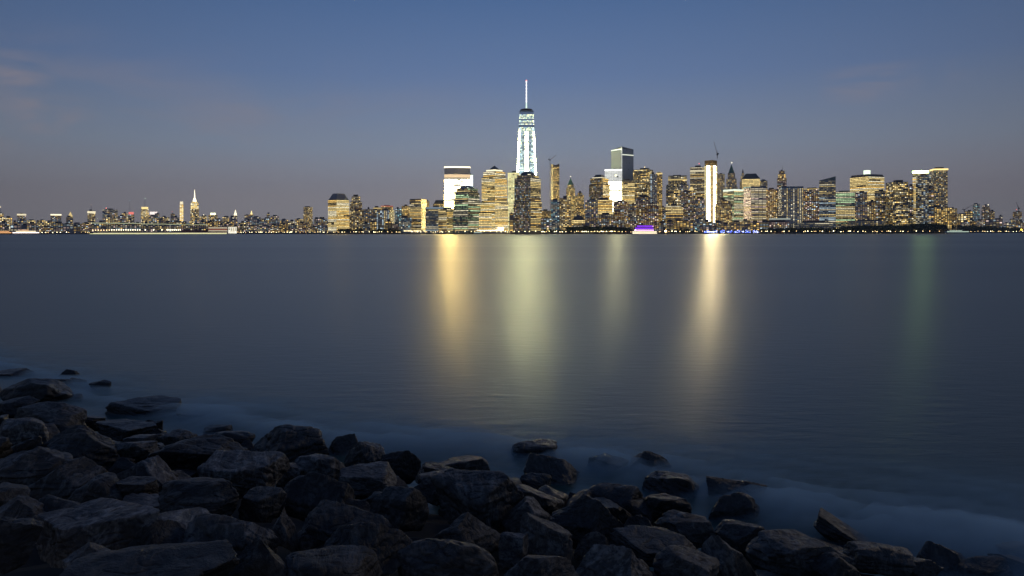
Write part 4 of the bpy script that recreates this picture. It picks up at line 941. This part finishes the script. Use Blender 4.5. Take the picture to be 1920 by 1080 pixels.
ROCKS = [
 (22, 703, 62, 14, 's', 0, 'low flat rock at the water, cut by the left edge, topmost on the left'),
 (131, 703, 44, 20, 'p', 0, 'small peaked rock standing highest out of the water on the upper left'),
 (103, 721, 58, 20, 'r', 0, 'low rounded rock in the mist just below the small peaked one'),
 (150, 717, 36, 14, 'r', 6, 'small dome rock touching the right side of the peaked rock'),
 (187, 727, 38, 24, 'b', 10, 'outermost small blocky rock in the water on the upper left'),
 (68, 740, 128, 36, 't', 6, 'long dark ridge of rock across the upper left shore'),
 (28, 762, 70, 32, 'b', 0, 'dark block under the long ridge at the left edge'),
 (90, 784, 130, 55, 'b', 4, 'large angular block with a steep right face at the upper left waterline'),
 (140, 749, 38, 14, 'r', 0, 'little rounded rock in the mist beside the long ridge'),
 (272, 769, 128, 30, 's', 5, 'wide flat slab lying half sunk out in the water'),
 (355, 781, 50, 10, 's', 3, 'nearly drowned rock trailing right of the half-sunk slab'),
 (173, 792, 52, 20, 'b', 8, 'small flat block beyond the steep-faced block at the waterline'),
 (236, 804, 104, 24, 's', -2, 'thin flat rock at the misty edge left of a small cube-shaped one'),
 (288, 801, 34, 26, 'b', 5, 'small cube-shaped rock standing in the mist'),
 (45, 812, 104, 55, 't', 4, 'big sloping boulder at the left edge below the steep-faced block'),
 (155, 836, 158, 60, 'p', 2, 'broad low pyramid boulder in the upper left heap'),
 (330, 825, 78, 36, 't', 0, 'dark rounded block at the waterline below the small cube-shaped rock'),
 (405, 810, 56, 20, 'r', 0, 'pale rough rock awash behind the smooth drowned dome'),
 (436, 825, 82, 30, 'r', 0, 'smooth drowned dome left of the great trapezoid boulder'),
 (375, 858, 152, 48, 't', 5, 'wide dark boulder left below the great trapezoid one'),
 (255, 845, 80, 40, 'b', -6, 'dim block between the low pyramid and the wide dark boulder'),
 (60, 878, 160, 78, 't', 2, 'huge black boulder with a flat top at the left edge'),
 (122, 902, 168, 50, 'p', -4, 'long low boulder with a ridge in front of the huge black one'),
 (285, 886, 128, 54, 'p', 3, 'pyramid-shaped boulder in the middle of the left heap'),
 (188, 920, 92, 52, 'r', -8, 'grey lumpy boulder between long low ridge and brown block'),
 (248, 921, 78, 42, 'b', 6, 'small brown block in the left heap'),
 (458, 893, 142, 72, 'b', 0, 'large square dark-faced boulder left of the stone with a pale top'),
 (374, 942, 146, 82, 'r', -3, 'streaky rounded boulder with a bluish top, centre of the left heap'),
 (34, 958, 96, 52, 'p', 0, 'grey pointed boulder at the left edge above the pale corner block'),
 (112, 956, 106, 44, 't', 5, 'small sloping stone behind the great left slab'),
 (190, 990, 228, 82, 's', -3, 'great wide slab with a hollow underside on the lower left'),
 (34, 1012, 88, 80, 'b', 3, 'pale square block at the lower left edge'),
 (290, 1018, 122, 80, 'p', -8, 'brownish wedge boulder between the great slab and the pale square-faced one'),
 (432, 1022, 176, 104, 't', 2, 'massive grey boulder with a broad top on the lower left'),
 (175, 1043, 98, 52, 'p', 0, 'dark pointed stone in the gap below the great slab'),
 (290, 1078, 270, 54, 's', -2, 'long slab along the bottom edge on the left'),
 (485, 1056, 126, 96, 'p', 0, 'light upright boulder at the bottom edge with a curved back'),
 (535, 838, 162, 70, 't', 0, 'great trapezoid boulder standing highest against the water'),
 (648, 842, 72, 52, 'p', 0, 'pointed boulder right of the great trapezoid one'),
 (685, 858, 80, 56, 't', 3, 'dark round-shouldered boulder leaning on the pointed one'),
 (752, 870, 72, 52, 't', 0, 'dark hump boulder at the waterline, left of the flat-topped block'),
 (866, 878, 104, 44, 'b', 2, 'flat-topped block at the waterline right of the dark hump'),
 (600, 882, 96, 54, 't', 0, 'boulder with a pale streaky top just below the great trapezoid one'),
 (690, 898, 104, 50, 's', 10, 'layered pale slab sloping down to the right near the waterline'),
 (540, 886, 52, 38, 'b', 12, 'small tilted grey stone below the great trapezoid boulder'),
 (602, 934, 146, 78, 'p', 14, 'peaked boulder with a lichen-yellow ridge running down to the right'),
 (748, 958, 102, 82, 'b', 2, 'tall smooth-faced block in the middle of the heap'),
 (490, 948, 82, 50, 'b', -2, 'small square boulder left of the lichen-ridged one'),
 (820, 890, 78, 36, 's', 10, 'rough pale slab tilted behind the big dark overhanging boulder'),
 (806, 918, 70, 52, 'p', 8, 'dark peaked stone leaning below the rough pale slab'),
 (532, 988, 54, 66, 'p', 0, 'narrow dark upright stone in a black gap'),
 (645, 994, 172, 60, 'b', 4, 'long low block with a small pale left end'),
 (655, 1036, 240, 96, 'p', -12, 'long sharp-crested slab rising to the right, bottom centre'),
 (850, 1066, 210, 118, 't', 12, 'big pale striated boulder at the bottom centre, brightest of all'),
 (615, 1082, 176, 56, 'r', 0, 'rounded boulder back cut by the bottom edge left of centre'),
 (1000, 848, 86, 34, 'r', 2, 'mossy rounded rock standing alone in the misty water'),
 (1043, 886, 120, 58, 'p', 6, 'big wet boulder in the mist, right of the overhanging one'),
 (900, 938, 172, 98, 't', -6, 'big dark overhanging boulder in the centre of the shore'),
 (1003, 906, 56, 34, 'r', 6, 'small pale-capped stone behind the central overhanging boulder'),
 (1012, 937, 92, 44, 's', 8, 'flat bluish slab right of the central overhanging boulder'),
 (1158, 938, 112, 56, 't', 6, 'smooth dark dome boulder at the waterline right of centre'),
 (1140, 874, 74, 34, 'b', 3, 'square dark rock standing in the mist right of centre'),
 (985, 964, 90, 54, 'p', 4, 'brown pointed stone with a tiny bright chip on top'),
 (1108, 972, 154, 78, 'p', 10, 'broad reddish-brown boulder sloping right, below the smooth dome'),
 (870, 1010, 148, 84, 'p', 0, 'steel-blue peaked boulder above the big pale striated one'),
 (1022, 1014, 98, 72, 'b', 12, 'smooth bluish wedge block right of the steel-blue peak'),
 (962, 1030, 54, 52, 'b', 0, 'small dull stone squeezed beside the steel-blue peak'),
 (1110, 1023, 66, 46, 'p', 0, 'small pyramid stone below the reddish-brown boulder'),
 (1015, 1068, 136, 60, 's', 6, 'flat-backed boulder cut by the bottom edge right of centre'),
 (1228, 1026, 152, 52, 's', 4, 'tan flat-topped slab with scaly surface'),
 (1148, 1062, 154, 78, 'p', 4, 'broad dark boulder under a tan slab at the bottom'),
 (1288, 1067, 126, 62, 'r', 8, 'ribbed grey boulder at the bottom below the tan slab'),
 (1232, 873, 98, 42, 'p', 6, 'jagged rock farthest out in the mist on the right'),
 (1266, 916, 112, 54, 't', 14, 'wet wedge with glinting layered top sloping right into the mist'),
 (1376, 918, 112, 44, 's', 8, 'flat rock with a warm-coloured top farther right in the surf'),
 (1372, 955, 98, 66, 't', 10, 'ribbed dark boulder in front of the warm-topped flat rock'),
 (1242, 953, 92, 52, 'b', 4, 'low dark block with a red-brown right face'),
 (1283, 992, 112, 58, 'b', 6, 'smooth six-sided block overhanging a dark gap'),
 (1390, 1009, 104, 62, 't', 6, 'ghostly boulder seen through the surf mist below the ribbed dark one'),
 (1356, 1048, 124, 84, 'p', 4, 'near-black boulder sloping right at the bottom, beside the misty one'),
 (1492, 1050, 172, 80, 't', 2, 'large black hump boulder at the bottom right of the heap'),
 (1582, 1012, 122, 46, 's', 22, 'long thin slab tilted down to the right in the surf'),
 (1646, 1064, 116, 58, 't', 6, 'black dome boulder at the bottom, right of the large hump'),
 (1776, 1062, 126, 44, 'p', 2, 'low boulder with a dull tan back in the surf near the right corner'),
 (1842, 1079, 96, 32, 'r', 0, 'low stone at the bottom edge right of the tan-backed one'),
 (1888, 1070, 76, 32, 'b', 8, 'last rock in the lower right corner'),
 (1715, 1078, 96, 44, 'b', -4, 'dark block between the black dome boulder and the tan-backed one'),
 (1905, 1046, 60, 24, 'r', 0, 'tiny rock in the surf at the right edge above the last one'),
 (1560, 1082, 110, 50, 'p', 4, 'half-hidden dark stone at the bottom between two black humps'),
 (1200, 992, 76, 50, 'p', 6, 'dull stone between the reddish-brown boulder and the smooth six-sided block'),
]
for q in ROCKS: rock(*q[:7], n=6 if q[2] > 130 else 5)
# smaller stones wedged in the gaps
rnd = random.Random(21); cnt = 0
while cnt < 150:
    x = rnd.uniform(-13, 4.5); y = rnd.uniform(3.2, 15); s = shore_s(x, y)
    if s < .25 or s > 6 or abs(x) > y * .8: continue
    w_ = rnd.choice([rnd.uniform(.14, .32), rnd.uniform(.3, .7)])
    me = rock_mesh(900 + cnt, w_, w_ * .8, w_ * .62, rnd.choice('bpt'), rnd.uniform(-18, 18), n=4)
    o = link(bpy.data.objects.new('boulder', me)); o.location = (x, y, bank(x, y) - .16 + w_ * .12 + rnd.uniform(-.05, .04)); tag(o, 'small dark stone wedged in a gap between the larger boulders', 'boulder', 'small stones in the gaps'); cnt += 1
